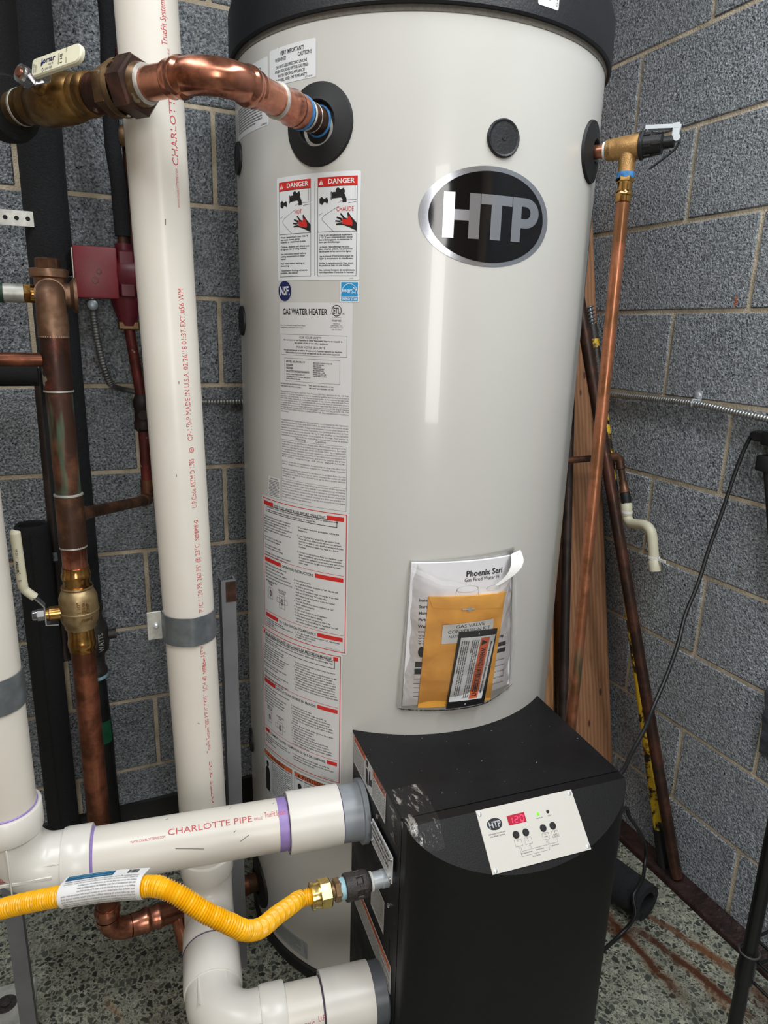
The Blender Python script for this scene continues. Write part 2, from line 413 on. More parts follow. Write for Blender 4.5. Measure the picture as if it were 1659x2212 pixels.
class Quad:
    """bilinear patch of another surface, u and v in 0..1 (v from the bottom)"""
    def __init__(s, base, tl, tr, br, bl, h): s.b = base; s.c = (tl, tr, br, bl); s.h = h
    def at(s, u, v, h=0):
        tl, tr, br, bl = s.c
        x = (bl[0]*(1-u)+br[0]*u)*(1-v)+(tl[0]*(1-u)+tr[0]*u)*v; y = (bl[1]*(1-u)+br[1]*u)*(1-v)+(tl[1]*(1-u)+tr[1]*u)*v
        return s.b.at(x, y, s.h+h)
class Scaled:
    """view of a Quad in metres"""
    def __init__(s, q, w, h): s.q = q; s.w = w; s.hh = h
    def at(s, x, y, h=0): return s.q.at(x/s.w, y/s.hh, h)
def text(mb, S, s, x, y, cap, w=None, bold=0, align='l', h=.0006, sx=1.0):
    nat = width(s, bold)*cap*sx; k = cap/CAPH; kx = k*sx*(w/nat if w else 1); tw = w if w else nat
    cx = x-(tw if align == 'r' else tw/2 if align == 'c' else 0)
    for ch in s:
        g = GL.get((ch, bold)) or GL[('o', bold)]
        if g[0]: mb.add([S.at(cx+p[0]*kx, y+p[1]*k, h) for p in g[0]], g[1])
        cx += g[2]*kx
def para(mb, S, lines, x, ytop, cap, lead, w, bold=0, align='l', h=.0006, justify=False):
    mx = max(width(l, bold) for l in lines if l)*cap
    for i, l in enumerate(lines):
        if not l: continue
        y = ytop-cap-i*lead
        if justify: text(mb, S, l, x, y, cap, w if (i < len(lines)-1) else min(w, width(l, bold)*cap*w/mx), bold, 'l', h)
        else: text(mb, S, l, x, y, cap, None, bold, align, h, w/mx)
def rect(mb, S, x0, y0, x1, y1, h=.0004, nx=1, ny=1, rad=0):
    xs = [x0+(x1-x0)*i/nx for i in range(nx+1)]
    if rad: xs = sorted(set(xs+[x0+rad*f for f in (.1, .3, .6, 1)]+[x1-rad*f for f in (.1, .3, .6, 1)]))
    vs = []
    for x in xs:
        d = max(0, rad-min(x-x0, x1-x)) if rad else 0; q = rad-math.sqrt(max(0, rad*rad-d*d)) if rad else 0
        for j in range(ny+1): vs.append(S.at(x, (y0+q)+(y1-y0-2*q)*j/ny, h))
    n = ny+1; mb.add(vs, [(i*n+j, (i+1)*n+j, (i+1)*n+j+1, i*n+j+1) for i in range(len(xs)-1) for j in range(ny)])
def frame(mb, S, x0, y0, x1, y1, t, h=.0006, nx=1):
    rect(mb, S, x0, y0, x1, y0+t, h, nx); rect(mb, S, x0, y1-t, x1, y1, h, nx); rect(mb, S, x0, y0, x0+t, y1, h); rect(mb, S, x1-t, y0, x1, y1, h)
def poly(mb, S, pts, h=.0006):
    tr = tessellate_polygon([[V((p[0], p[1], 0)) for p in pts]]); vs = [S.at(p[0], p[1], h) for p in pts]
    a = lambda f: (pts[f[1]][0]-pts[f[0]][0])*(pts[f[2]][1]-pts[f[0]][1])-(pts[f[2]][0]-pts[f[0]][0])*(pts[f[1]][1]-pts[f[0]][1])
    mb.add(vs, [f if a(f) > 0 else tuple(reversed(f)) for f in tr])
def stroke(mb, S, pts, t, h=.0006):
    for p, q in zip(pts, pts[1:]):
        dx, dy = q[0]-p[0], q[1]-p[1]; L = math.hypot(dx, dy) or 1; nx, ny = -dy/L*t/2, dx/L*t/2
        mb.add([S.at(p[0]-nx, p[1]-ny, h), S.at(q[0]-nx, q[1]-ny, h), S.at(q[0]+nx, q[1]+ny, h), S.at(p[0]+nx, p[1]+ny, h)], [(0, 1, 2, 3)])
def ell(mb, S, cx, cy, rx, ry, h=.0006, n=28, rings=1, inner=0):
    vs = []; fs = []
    if inner == 0: vs.append(S.at(cx, cy, h))
    R0 = len(vs); ks = [inner+(1-inner)*i/rings for i in range(0 if inner else 1, rings+1)]
    for k in ks: vs += [S.at(cx+rx*k*math.cos(2*math.pi*i/n), cy+ry*k*math.sin(2*math.pi*i/n), h) for i in range(n)]
    if not inner: fs += [(0, 1+i, 1+(i+1) % n) for i in range(n)]
    for j in range(len(ks)-1): fs += [(R0+j*n+i, R0+(j+1)*n+i, R0+(j+1)*n+(i+1) % n, R0+j*n+(i+1) % n) for i in range(n)]
    mb.add(vs, fs)
def relief(mb, S, cx, cy, prof, n=40):
    """ring-shaped relief on a surface: prof of (radius, height)"""
    vs = [S.at(cx+r*math.cos(2*math.pi*i/n), cy+r*math.sin(2*math.pi*i/n), h) for r, h in prof for i in range(n)]
    fs = [(j*n+i, (j+1)*n+i, (j+1)*n+(i+1) % n, j*n+(i+1) % n) for j in range(len(prof)-1) for i in range(n)]
    fs = [tuple(reversed(f)) for f in fs]
    if prof[-1][0] < prof[0][0] and prof[-1][0] < .02: fs.append(tuple((len(prof)-1)*n+i for i in range(n)))
    mb.add(vs, fs)
def barcode(mb, S, x0, y0, x1, y1, h=.0006, seed=1):
    r = random.Random(seed); x = x0
    while x < x1: wd = r.choice((.0004, .0007, .0011)); rect(mb, S, x, y0, min(x+wd, x1), y1, h); x += wd+r.choice((.0004, .0008))
def fineprint(mb, S, x, y0, y1, w, cap, lead, seed=1, h=.0006, bold=0, words=None):
    """lines too small to read in the photograph, set from the label's own kind of wording"""
    r = random.Random(seed); W_ = words or 'the appliance must be installed gas water valve service pressure do not turn off supply before use technician manual relief this and in with local codes or by a of to qualified vent heater'.split()
    y = y1-cap
    while y >= y0:
        s = ''
        while width(s, bold)*cap < w: s += r.choice(W_)+' '
        text(mb, S, s.strip(), x, y, cap, w*r.choice((1, 1, 1, .8)), bold, 'l', h); y -= lead

# ------------------------------------------------------------------ setting
X0, Y0 = 1.3366, 1.7287
fl = MB().box((-.35, -.3, -.03), (3.9, 4.3, .06)).build('floor', M['terrazzo'], smooth=0); structure(fl)
structure(MB().box((-.35, -.3, 2.74), (3.9, 4.3, .06)).build('ceiling', M['ceiling_white'], smooth=0))
structure(MB().box((-2.05, -.3, 1.35), (.1, 4.3, 2.72)).build('wall_left', M['paint_wall'], smooth=0))
structure(MB().box((-1.4, -2.3, 1.35), (1.5, .1, 2.72)).box((.95, -2.3, 1.35), (1.2, .1, 2.72)).box((-.15, -2.3, 2.45), (1, .1, .5)).build('wall_front', M['paint_wall'], smooth=0))
wb = structure(MB().box(((X0-2)/2+.05, Y0+.104, 1.35), (X0+2.1, .2, 2.72)).build('wall_back', M['mortar'], at=(0, Y0, 0), smooth=0))
wr = structure(MB().box((X0+.104, (Y0-2.3)/2, 1.35), (.2, Y0+2.3, 2.72)).build('wall_right', M['mortar'], at=(X0, 0, 0), smooth=0))
BM = {}
def block(parent, c, L, right):
    key = (round(L, 3), right)
    if key not in BM:
        m = MB().box((0, 0, 0), ((.03, L, .1932) if right else (L, .03, .1932)), ch=.0028); me = m.mesh('block', smooth=40); me.materials.append(M['block']); BM[key] = me
    o = bpy.data.objects.new('block', BM[key]); COL.objects.link(o); o.parent = parent; o.location = V(c)-WL[parent.name]
    o.rotation_euler = (random.uniform(-.0016, .0016), 0, random.uniform(-.0016, .0016)); return o
for k in range(13):
    z = k*.2032+.1016
    # right wall: running bond from the corner
    edges = sorted({Y0}|{1.2944-(k % 2)*.2032+.4064*j for j in range(-7, 3) if 1.2944-(k % 2)*.2032+.4064*j < Y0-.04})
    for a, b in zip(edges, edges[1:]):
        if b > -.9: block(wr, (X0+.015+random.uniform(-.0008, .0008), (a+b)/2, z), b-a-.0105, True)
    edges = sorted({X0}|{.334-(k % 2)*.2032+.4064*j for j in range(-5, 4) if .334-(k % 2)*.2032+.4064*j < X0-.04})
    for a, b in zip(edges, edges[1:]):
        if b > -1.3: block(wb, ((a+b)/2, Y0+.015+random.uniform(-.0008, .0008), z), b-a-.0105, False)
structure(MB().prism([(0, 0), (.046, 0), (.044, .008), (.034, .014), (.012, .016), (0, .028)], (X0, -2.2, 0), (-1, 0, 0), (0, 0, 1), Y0+2.2).build('trim_1', M['curb'], smooth=50))
structure(MB().prism([(0, 0), (.022, 0), (.012, .016), (.008, .10), (0, .104)], (X0-.055, Y0, 0), (0, -1, 0), (0, 0, 1), X0+1.9).build('shade_band_back', M['shade_black'], smooth=50))  # black strip standing in for the shade at the back wall's foot
# ------------------------------------------------------------------ water heater
TC = V((.6465, 1.3272, 0)); TR = .343
HT = thing('water_heater', 'tall grey-white gas water heater with a black top cap and black burner box', 'water heater', TC)
def rad(a): return V((math.sin(R(a)), -math.cos(R(a)), 0))
def TP(a, z, h=0): return TC+rad(a)*(TR+h)+V((0, 0, z))
TS = Round(TC, (0, 0, 1), (0, -1, 0), TR)           # x = arc length from the -y side, y = height
ar = lambda a: R(a)*TR
MB().lathe([(.030, TR-.004), (.034, TR), (1.806, TR)], TC, (0, 0, 1), 128, False).build('tank_jacket', M['jacket'], HT)
MB().lathe([(0, .34), (.004, .347), (.028, .347), (.033, .340)], TC, (0, 0, 1), 96).build('base_ring', M['rubber'], HT)
MB().lathe([(1.803, TR-.01), (1.803, TR+.0012), (1.814, TR+.0022), (1.815, .33)], TC, (0, 0, 1), 128, False).build('foam_seam', M['foam_seam'], HT)
MB().lathe([(1.812, .338), (1.811, .350), (1.814, .3525), (1.885, .352), (1.903, .346), (1.916, .332), (1.920, .31), (1.926, 0)], TC, (0, 0, 1), 128, False).build('top_cap', M['cap_black'], HT)
def escutcheon(a, z, ro, ri, label):
    m = MB(); relief(m, TS, ar(a), z, [(ro, 0), (ro-.002, .0045), (ri+.012, .007), (ri+.002, .0095), (ri, .007), (ri, .0005)], 48); o = m.build('escutcheon', M['rubber'], HT, label=label)
    m = MB(); ell(m, TS, ar(a), z, ri, ri, .0006, 40, 4); m.build('opening', M['black_gap'], o, smooth=0); return o
e = escutcheon(-52, 1.663, .0595, .0315, 'black escutcheon round the hot outlet pipe')
m = MB(); ell(m, TS, ar(-52), 1.657, .0265, .0265, .0014, 36, 2, .8); m.build('inner_ring', M['galv_light'], e)
escutcheon(35.7, 1.666, .050, .0185, 'black escutcheon round the relief valve pipe'); escutcheon(-89, .112, .060, .028, 'black escutcheon low on the tank')
for a, z in ((-3.3, 1.647), (-93, 1.651), (-93.5, 1.371), (-97, .455)):
    m = MB(); relief(m, TS, ar(a), z, [(.0275, 0), (.027, .0035), (.0255, .0050), (.0235, .0046), (.0225, .0038), (.004, .0036), (.0035, .0044), (.0012, .0044)], 40); m.build('plug', M['cap_black'], HT)
# logo badge
m = MB(); ell(m, TS, ar(-5.6), 1.5345, ar(19.14), .0727, .0006, 96, 14); lg = m.build('logo_badge', M['logo_silver'], HT, smooth=60)
m = MB(); ell(m, TS, ar(-5.35), 1.5341, ar(16.85), .0661, .0011, 96, 14); m.build('logo_field', M['logo_black'], lg, smooth=60)
m = MB()
def lrect(a0, z0, a1, z1): rect(m, TS, ar(a0), z0, ar(a1), z1, .0016, max(1, int((a1-a0)/1.5)))
lrect(-18.45, 1.5015, -15.5, 1.5669); lrect(-11.6, 1.5018, -8.64, 1.5668); lrect(-15.5, 1.5274, -11.6, 1.5428)
lrect(-8.5, 1.5525, .62, 1.567); lrect(-5.5, 1.5018, -2.48, 1.5525)
lrect(.76, 1.5022, 3.67, 1.5672); 
oc = [(ar(3.67), 1.5674), (ar(4.9), 1.5674)]+[(ar(5.0+4.65*math.sin(R(t))), 1.5453+.0221*math.cos(R(t))) for t in range(10, 180, 10)]+[(ar(4.9), 1.5232), (ar(3.67), 1.5232)]
ic = [(ar(3.67), 1.5548), (ar(4.9), 1.5548)]+[(ar(4.95+1.75*math.sin(R(t))), 1.5457+.0091*math.cos(R(t))) for t in range(10, 180, 10)]+[(ar(4.9), 1.5366), (ar(3.67), 1.5366)]
b = len(m.v); n = len(oc); m.v += [tuple(TS.at(*p, .0016)) for p in oc+ic]; m.f += [(b+i, b+n+i, b+n+i+1, b+i+1) for i in range(n-1)]
m.build('logo_letters', M['logo_silver'], lg, smooth=60)
# ---- stickers
def sheet(name, mat, a0, z0, a1, z1, h=.0004, rd=.003, label=None):
    m = MB(); rect(m, TS, ar(a0), z0, ar(a1), z1, h, max(4, int(abs(a1-a0)/1.5)), 1, rd); return m.build(name, M[mat], HT, smooth=60, label=label)
def layer(name, mat, parent, fn, h=None):
    m = MB(); fn(m); return m.build(name, M[mat], parent, smooth=0)
def triangle(m, S, x, y, s): poly(m, S, [(x, y), (x+s, y), (x+s/2, y+s*.95)])
# danger sticker
dg_ = sheet('danger_sticker', 'sticker', -66.9, 1.4365, -39.8, 1.5955, label='hot water danger sticker in English and French')
L_ = [(-66.0, -54.35), (-52.15, -40.65)]
for a, b in L_: layer('heading_band', 'red_print', dg_, lambda m: rect(m, TS, ar(a), 1.5752, ar(b), 1.5882, .0006, 6))
def dlines(m, LL):
    for a, b in LL: frame(m, TS, ar(a), 1.4425, ar(b), 1.5752, .0006, .0007, 6); rect(m, TS, ar(a), 1.5085, ar(b), 1.5091, .0007, 6)
    for a, b in LL:
        x = lambda u: ar(a+(b-a)*u)
        stroke(m, TS, [(x(.03), 1.5335), (x(.62), 1.5535), (x(.98), 1.5545)], .0005, .0007); stroke(m, TS, [(x(.94), 1.575), (x(.94), 1.556)], .0005, .0007)
        stroke(m, TS, [(x(.42), 1.5092), (x(.13), 1.526), (x(.12), 1.529), (x(.16), 1.5325), (x(.55), 1.5455)], .0005, .0007); stroke(m, TS, [(x(.78), 1.550), (x(.97), 1.5515)], .0005, .0007)
        # taps, spout, hand
        for q, dz in ((.08, 0), (.5, .0125)): poly(m, TS, [(x(q-.03), 1.5515+dz), (x(q+.04), 1.5485+dz), (x(q+.10), 1.553+dz), (x(q+.18), 1.550+dz), (x(q+.20), 1.5545+dz), (x(q+.17), 1.5595+dz), (x(q+.09), 1.557+dz), (x(q+.03), 1.5605+dz), (x(q-.03), 1.558+dz)], .0007)
        poly(m, TS, [(x(.36), 1.5572), (x(.36), 1.5655), (x(.42), 1.5665), (x(.62), 1.5655), (x(.70), 1.5625), (x(.74), 1.556), (x(.74), 1.5510), (x(.64), 1.5510), (x(.64), 1.556), (x(.60), 1.5582), (x(.42), 1.5572)], .0007)
        ell(m, TS, x(.36), 1.5612, .0016, .0062, .0007, 16, 1, .7)
        poly(m, TS, [(x(.99), 1.5095), (x(.80), 1.5150), (x(.66), 1.5180), (x(.48), 1.5185), (x(.49), 1.5205), (x(.62), 1.5215), (x(.46), 1.5235), (x(.47), 1.5255), (x(.62), 1.5245), (x(.49), 1.5290), (x(.51), 1.5308), (x(.66), 1.5275), (x(.58), 1.5345), (x(.61), 1.5357), (x(.70), 1.529), (x(.78), 1.527), (x(.76), 1.5355), (x(.79), 1.5365), (x(.86), 1.530), (x(.99), 1.521)], .0007)
layer('divider', 'ink', dg_, lambda m: stroke(m, TS, [(ar(-53.1), 1.443), (ar(-53.1), 1.584)], .0004))
for p_ in L_: layer('drawing', 'ink', dg_, lambda m: dlines(m, [p_]))
def dred(m, LL):
    for (a, b), wd, wx in LL:
        x = lambda u: ar(a+(b-a)*u)
        text(m, TS, wd, x(wx), 1.5385, .0062, x(.22 if wd == 'HOT' else .43)-x(0), 0, 'l', .0009)
        poly(m, TS, [(x(.66), 1.5195), (x(.88), 1.5165), (x(.90), 1.521), (x(.86), 1.5275), (x(.80), 1.532), (x(.78), 1.529), (x(.74), 1.526), (x(.62), 1.5278)], .0009)
for p_ in zip(L_, ('HOT', 'CHAUDE'), (.52, .49)): layer('red_lettering', 'red_print', dg_, lambda m: dred(m, [p_]))
for p_ in L_: layer('heading_lettering', 'white_print', dg_, lambda m: [(text(m, TS, 'DANGER', ar(a+(b-a)*.27), 1.5785, .0066, ar(b-a)*.66, 1, 'l', .0009), triangle(m, TS, ar(a)+.0022, 1.5778, .0082)) for a, b in [p_]])
def dtext(m, w_):
    e1 = ['Water temperature over 125 °F', 'can cause severe burns', 'instantly or death from scalds.', '', 'Children, disabled and elderly are', 'at highest risk of being scalded.', '', 'See instruction manual before', 'setting temperature at water', 'heater.', '', 'Feel water before bathing or', 'showering.', '', 'Temperature limiting valves are', 'available, see manual.']
    f1 = ["L'eau à une température supérieure", 'à 125 °F peut instantanément causer', 'des brûlures graves ou entraîner la', 'mort par ébouillantage.', '', "Le risque d'ébouillantage est plus", 'élevé chez les enfants, les personnes', 'handicapées et les personnes âgées.', '', "Lire le manuel d'instructions avant de", 'régler la température du chauffe-eau.', '', "Vérifier la température de l'eau avant", 'de pendre un bain ou une douche.', '', 'Des robinets limiteurs de température', 'sont disponibles. Consulter le manuel.']
    if w_ == 0: para(m, TS, e1, ar(-65.5), 1.5055, .0026, .0037, ar(10.6), 1); return
    para(m, TS, f1, ar(-51.75), 1.5055, .0026, .0035, ar(10.6), 1)
    text(m, TS, 'LA5082', ar(-42.6), 1.4385, .0015, None, 0)
for w_ in (0, 1): layer('lettering', 'ink_soft', dg_, lambda m: dtext(m, w_))
for a, b in L_: layer('exclamation_mark', 'red_print', dg_, lambda m: text(m, TS, '!', ar(a)+.0058, 1.5787, .0052, None, 1, 'l', .0011))
# round and square approval marks
m = MB(); ell(m, TS, ar(-64.1), 1.420, ar(2.65), .0162, .0005, 32, 2); ns = m.build('round_mark', M['navy'], HT, label='round navy approval mark')
layer('lettering', 'white_print', ns, lambda m: text(m, TS, 'NSF.', ar(-66.1), 1.4135, .0135, ar(4.1), 1))
es = sheet('square_mark', 'sticker', -45.2, 1.403, -39.85, 1.4345, rd=.0005, label='square blue approval mark with a star')
layer('mark_field', 'blue_print', es, lambda m: (rect(m, TS, ar(-44.9), 1.4118, ar(-40.15), 1.433, .0006, 3), rect(m, TS, ar(-44.9), 1.4045, ar(-40.15), 1.4108, .0006, 3)))
def star(m):
    arc = [(ar(-42.5)+ar(2.25)*math.sin(R(t)), 1.4160+.0150*math.cos(R(t))) for t in range(-90, 91, 10)]; stroke(m, TS, arc, .0008, .0008)
    text(m, TS, 'energy', ar(-44.7), 1.4185, .0052, ar(2.5), 1); sp = [(ar(-41.3)+(.0054 if i % 2 == 0 else .0024)*math.sin(R(36*i)), 1.4205+(.0054 if i % 2 == 0 else .0024)*math.cos(R(36*i))) for i in range(11)]; stroke(m, TS, sp, .0008, .0008)
    text(m, TS, 'ENERGY STAR', ar(-44.75), 1.4055, .0042, ar(4.4), 1)
layer('lettering', 'white_print', es, star)
# rating label
rl = sheet('rating_label', 'label', -66.45, 1.0525, -41.5, 1.4015, label='long grey rating label headed GAS WATER HEATER')
def rating(m):
    T_ = lambda s, a, z, c, w=None, b=0, al='l': text(m, TS, s, ar(a), z, c, None if w is None else ar(w), b, al)
    T_('GAS WATER HEATER', -64.95, 1.3822, .0092, 15.9, 1)
    ell(m, TS, ar(-46.2), 1.3892, ar(1.5), .0090, .0006, 28, 1, .86); T_('ETL', -47.2, 1.3845, .0092, 2.0, 1); T_('c', -48.1, 1.3835, .003); T_('us', -44.5, 1.3835, .003)
    rect(m, TS, ar(-47.6), 1.3782, ar(-44.8), 1.3785, .0006); T_('Intertek', -46.2, 1.3722, .0040, 2.9, 0, 'c')
    for i, s in enumerate(('4007012', 'CERTIFIED TO:', 'CSA ANSI Z21.10.3', 'CSA 4.3-2014')): T_(s, -46.2, 1.3678-i*.0031, .0018, (2.0, 3.6, 4.0, 2.9)[i], 0, 'c')
    T_('Direct Vent Automatic Storage Water Heater', -66.0, 1.3638, .0020, 9.8); T_('Chauffe-eau à accumulation automatique', -66.0, 1.3600, .0020, 9.0)
    frame(m, TS, ar(-65.9), 1.3155, ar(-43.0), 1.350, .0004, .0006, 8)
    T_('FOR YOUR SAFETY', -54.6, 1.3435, .0036, 7.6, 0, 'c'); T_('POUR VOTRE SÉCURITÉ', -54.6, 1.3275, .0036, 10, 0, 'c')
    for i, s in enumerate(('Do not store or use Gasoline or other flammable Vapors or Liquids in', 'the vicinity of this or any other appliance.', '', "Ne pas entreposer ni utiliser d'essence ni d'autres vapeurs ou liquides", "inflammables à proximité de cet appareil ou de tout autre appareil.")):
        if s: T_(s, -54.5, (1.3395, 1.3352, 0, 1.3228, 1.3187)[i], .0024, (20.3, 11.6, 0, 20.2, 18.8)[i], 1, 'c')
    frame(m, TS, ar(-64.4), 1.2715, ar(-45.0), 1.3105, .0004, .0006, 6)
    for i, (s, w_, z, c) in enumerate((('MODEL NO.:PH199-119', 7.2, 1.3030, .0032), ('REVISION:', 2.8, 1.2972, .0032), ('RELEASE:', 2.7, 1.2922, .0032), ('SN: 3252013042322700000075', 8.8, 1.2868, .0032), ('Built by Ariston Thermo USA LLC', 7.2, 1.2825, .0022), ('120 Braley Road, E. Freetown, MA 02717', 9.2, 1.2785, .0022), ('WWW.HTPRODUCTS.COM', 5.5, 1.2745, .0022))): T_(s, -63.7, z, c, w_, 1)
    for i, s in enumerate(('MFG DATE: 9/18/2023 2:02:26 AM', 'GAS TYPE: NATURAL', 'INPUT RATING:', '199000 BTU/HR MAX', 'Min: 45000 BTU/HR', 'Standby Loss %: 1.00', 'Standby Loss BTU: 778', 'Thermal Efficiency: 96.7%')): T_(s, -53.6, 1.3035-i*.0031, .0019, (6.2, 3.7, 2.8, 3.7, 3.5, 3.8, 4.3, 4.5)[i], 1)
    T_('RECOVERY RATING @ 100 DEGREE RISE: 216 G.P.H.', -66.2, 1.2655, .0020, 10.2, 1); T_('TANK CAPACITY: 450 LITERS (119 U.S. GAL.)', -66.2, 1.2612, .0020, 8.3, 1)
    T_('MAX. INLET GAS PRESSURE: 14" WC', -55.0, 1.2655, .0020, 8.1, 1); T_('MIN. INLET GAS PRESSURE: 3.5" WC', -55.0, 1.2612, .0020, 8.1, 1)
    frame(m, TS, ar(-66.3), 1.0555, ar(-42.6), 1.1685, .0004, .0006, 8); rect(m, TS, ar(-66.3), 1.0960, ar(-42.6), 1.0964, .0006, 8)
    T_('Warning', -60.2, 1.1705, .0042, 3.9); T_('Caution', -52.8, 1.1705, .0042, 3.6)
def rating2(m):
    en = ['Maximum working pressure 150 P.S.I.; Test Pressure 250 P.S.I.; electrical 60 Hz, 120 Volt,', 'Less than 12 Amperes. This appliance must be installed by qualified and licensed personnel in', 'accordance with local codes, or in the absence of local codes, by the national fuel gas code,', 'ANSI Z223.1-2002. Clearance to combustible materials: 0" top, bottom, sides and back. Front', 'must have room for service, 24" recommended. (A combustible door or removable panel is', 'acceptable front clearance.) This appliance has been approved for closet and indoor', 'installation. For operation at outlet water temperatures not in excess of 180 Deg. F. Suitable', 'for water (potable) heating only. FOR EITHER DIRECT VENT INSTALLATION OR FOR', "INSTALLATION USING INDOOR COMBUSTION AIR. (See manufacturer's installation", 'instructions.)']
    fr = ["Cet appareil doit être installé selon les règlements locaux, ou en l'absence de tels règlements,", "selon le National Fuel Gas Code, ANSI Z223.1/NFPA 54, ou les Codes d'installation du gaz", 'naturel et du propane, CSA-B149.1. Dégagements minimums à assurer entre les parois de', "l'appareil et les constructions combustibles: 0 po (côtés), 0 po (arrière) et 0 po (dessus). Pour", "une température d'eau à la sortie d'au plus 180 deg. F. Pour chauffage de l'eau (potable)", "seulement. Ce chauffe-eau est équipé d'une soupape de décharge. Pour assurer le", 'fonctionnement sécuritaire du chauffe-eau, ne pas enlever ni obstruer cette soupape de décharge.']
    wa = ['Install Temperature and Pressure Relief valve, PROVIDED, as required by', 'local codes, but not less than a valve meeting the requirements for relief', 'valves for this appliance as per ANSI Z21.22b-2001 by a nationally', 'recognized lab that maintains a periodic inspection of production of such', 'listed safety device. The pressure rating of the valve must not exceed the', 'listed working pressure of this appliance, and must be sized to the proper', 'BTU/hr capacity of the appliance.', '', 'Do not, under any circumstances, thread a cap or plug into the relief', 'valve! Explosion, serious injury or death may result!', '', 'Relief valve piping must be directed to the floor or to an open drain, but not', 'connected directly. There must be a 6" space between the outlet of relief', 'valve piping and drain or floor. Do not hook up to drain system directly', 'without an air gap.']
    al = ['Also, care must be exercised when choosing the location of this appliance,', 'where leakage from the relief valve, leakage from related piping, or leaking', 'from the tank or connections, will not result in damage to surrounding areas,', 'or to the lower floors of the building. This appliance should always be', 'located in an area with a floor drain or installed in a drain pan suitable for', 'the appliance. Under no circumstances, shall the manufacturer be held liable', 'for any such water damage whatsoever.']
    para(m, TS, en, ar(-66.25), 1.2545, .0026, .00385, ar(24.1), justify=True); para(m, TS, fr, ar(-66.25), 1.2050, .0026, .0045, ar(24.0), justify=True)
    para(m, TS, wa, ar(-66.0), 1.1660, .0027, .00445, ar(23.1), justify=True); para(m, TS, al, ar(-66.0), 1.0940, .0027, .0049, ar(23.0), justify=True)
layer('lettering', 'ink', rl, rating); layer('fine_lettering', 'ink_fine', rl, rating2)
sl = sheet('small_label', 'label', -73.2, 1.0545, -67.1, 1.0945, label='small grey caution label left of the rating label')
layer('lettering', 'ink_soft', sl, lambda m: (text(m, TS, 'CAUTION', ar(-70.2), 1.0895, .0022, ar(4), 1, 'c'), fineprint(m, TS, ar(-72.8), 1.0575, 1.0875, ar(5.2), .0017, .0028, 5, bold=1)))
